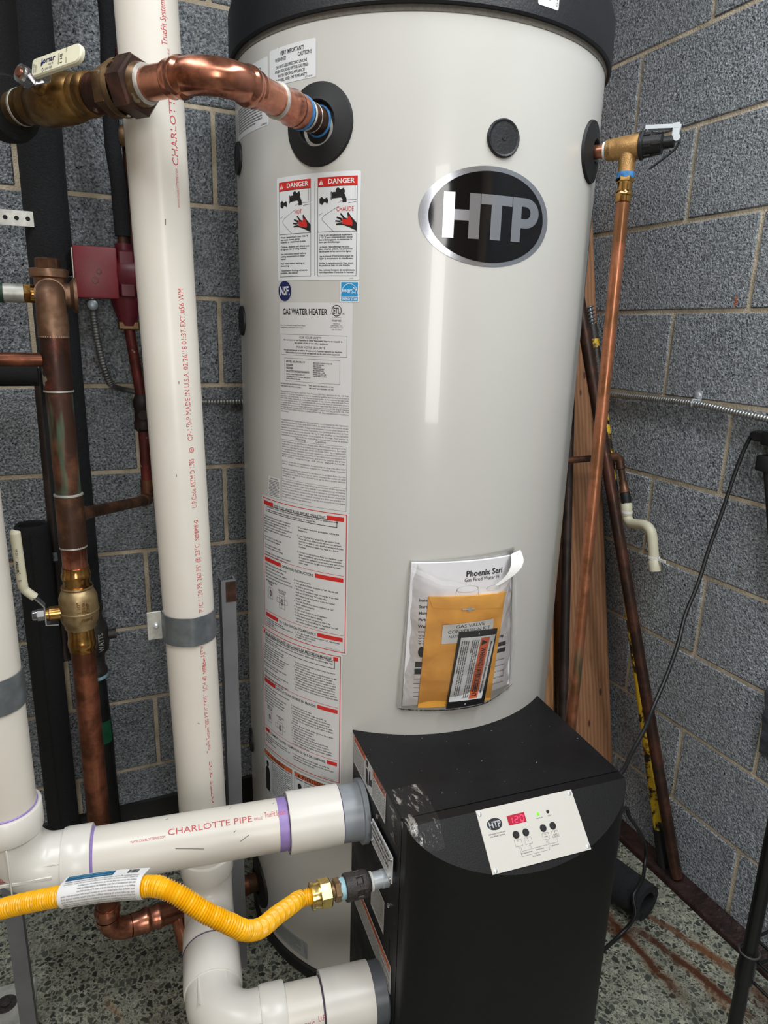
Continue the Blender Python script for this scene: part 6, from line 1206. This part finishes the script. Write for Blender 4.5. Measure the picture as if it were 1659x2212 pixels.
for s_ in (0, .5, 1):
    for i in range(NA+1):
        q = R(-60+gap/2+(360-gap)*i/NA); dd_ = fr_*math.cos(q)+UP*math.sin(q)
        for r in (.046, .0275): g.append(fa_.lerp(fb_, s_)+dd_*r)
row = 2*(NA+1); m = MB(); fs = []
for s_ in range(2):
    for i in range(NA): a = s_*row+2*i; b = a+row; fs += [(a, a+2, b+2, b), (a+1, b+1, b+3, a+3)]
    a = s_*row; fs += [(a, a+row, a+row+1, a+1), (a+2*NA, a+2*NA+1, a+row+2*NA+1, a+row+2*NA)]
for s_ in (0, 2): fs += [(s_*row+2*i, s_*row+2*i+1, s_*row+2*i+3, s_*row+2*i+2) for i in range(NA)]
m.add(g, fs); m.build('foam_wall', M['foam'], fo, smooth=50)
rk = thing('shelf_rack', 'black wire shelf rack post at the lower right corner', 'shelf', (1.047, .640, 0))
MB().cyl((1.047, .640, 0), (1.047, .640, 1.10), .0124, 24).build('post', M['post_black'], rk); MB().lathe([(0, .016), (.012, .0165), (.062, .0142), (.064, .0126)], (1.047, .640, .215), UP, 24).build('collar', M['post_black'], rk)
MB().tube([V((1.047+.0172*math.cos(R(q)), .640+.0172*math.sin(R(q)), .281)) for q in range(0, 361, 15)], .0018, 8, False).build('ring', M['steel_dark'], rk)
for x, z in ((1.060, .262), (1.060, .214), (1.075, .288)): MB().tube([V((x, .645, z)), V((x, .30, z-.002)), V((x, -.2, z))], .0030, 10).build('wire', M['post_black'], rk)
MB().tube([V((1.05, .652, .288)), V((1.30, .652, .288))], .0030, 10).tube([V((1.05, .652, .214)), V((1.30, .652, .214))], .0030, 10).each('cross_wire', M['post_black'], rk)
for i in range(10): MB().tube([V((1.06, .60-.05*i, .2905)), V((1.30, .60-.05*i, .2905))], .0022, 8).build('shelf_wire', M['post_black'], rk)
for y in (-.20,): MB().cyl((1.047, y, 0), (1.047, y, 1.10), .0124, 20).build('post', M['post_black'], rk)
for y in (.64, -.2): MB().cyl((1.305, y, 0), (1.305, y, 1.10), .0124, 20).build('post', M['post_black'], rk)
jg = thing('white_jug', 'white jug with a blue band on the floor at the lower right corner', 'jug', (1.195, .625, 0))
MB().lathe([(0, .045), (.004, .050), (.075, .050), (.088, .046), (.100, .034), (.104, 0)], (1.205, .595, 0), UP, 32, False).build('body', M['white_jug'], jg); MB().lathe([(.030, .0502), (.070, .0502)], (1.205, .595, 0), UP, 32, False).build('band', M['jug_blue'], jg)

# orange crayon mark on a block
m = MB(); WS = Plane((X0-.0006, 1.1219, 1.443), (0, -1, 0), (0, 0, 1)); stroke(m, WS, [(-.004, -.010), (.003, -.007), (-.003, -.003), (.004, .0), (-.003, .004), (.003, .008), (.0, .011)], .0022); m.build('crayon_mark', M['orange_print'], wr, smooth=0)

# scuffs on the white pipes
for S_, par, pts_ in ((PSU, it, [((-.235, -.012), (-.205, .006)), ((-.225, -.028), (-.210, -.020)), ((-.330, -.022), (-.285, -.030)), ((-.345, .030), (-.341, .033)), ((-.165, .028), (-.163, .030)), ((-.24, .034), (-.236, .036))]),
                      (BSf, ex, [((1.27, .016), (1.274, .016)), ((1.12, .030), (1.124, .0295)), ((1.505, .020), (1.513, .0195)), ((1.20, .008), (1.205, .008)), ((.66, .020), (.662, .023)), ((1.69, -.008), (1.692, -.006))])):
    m = MB()
    for a_, b_ in pts_: stroke(m, S_, [a_, b_], .0009, .0003)
    o = m.build('scuff', M['ink_fine'], par, smooth=0); o['kind'] = 'stuff'
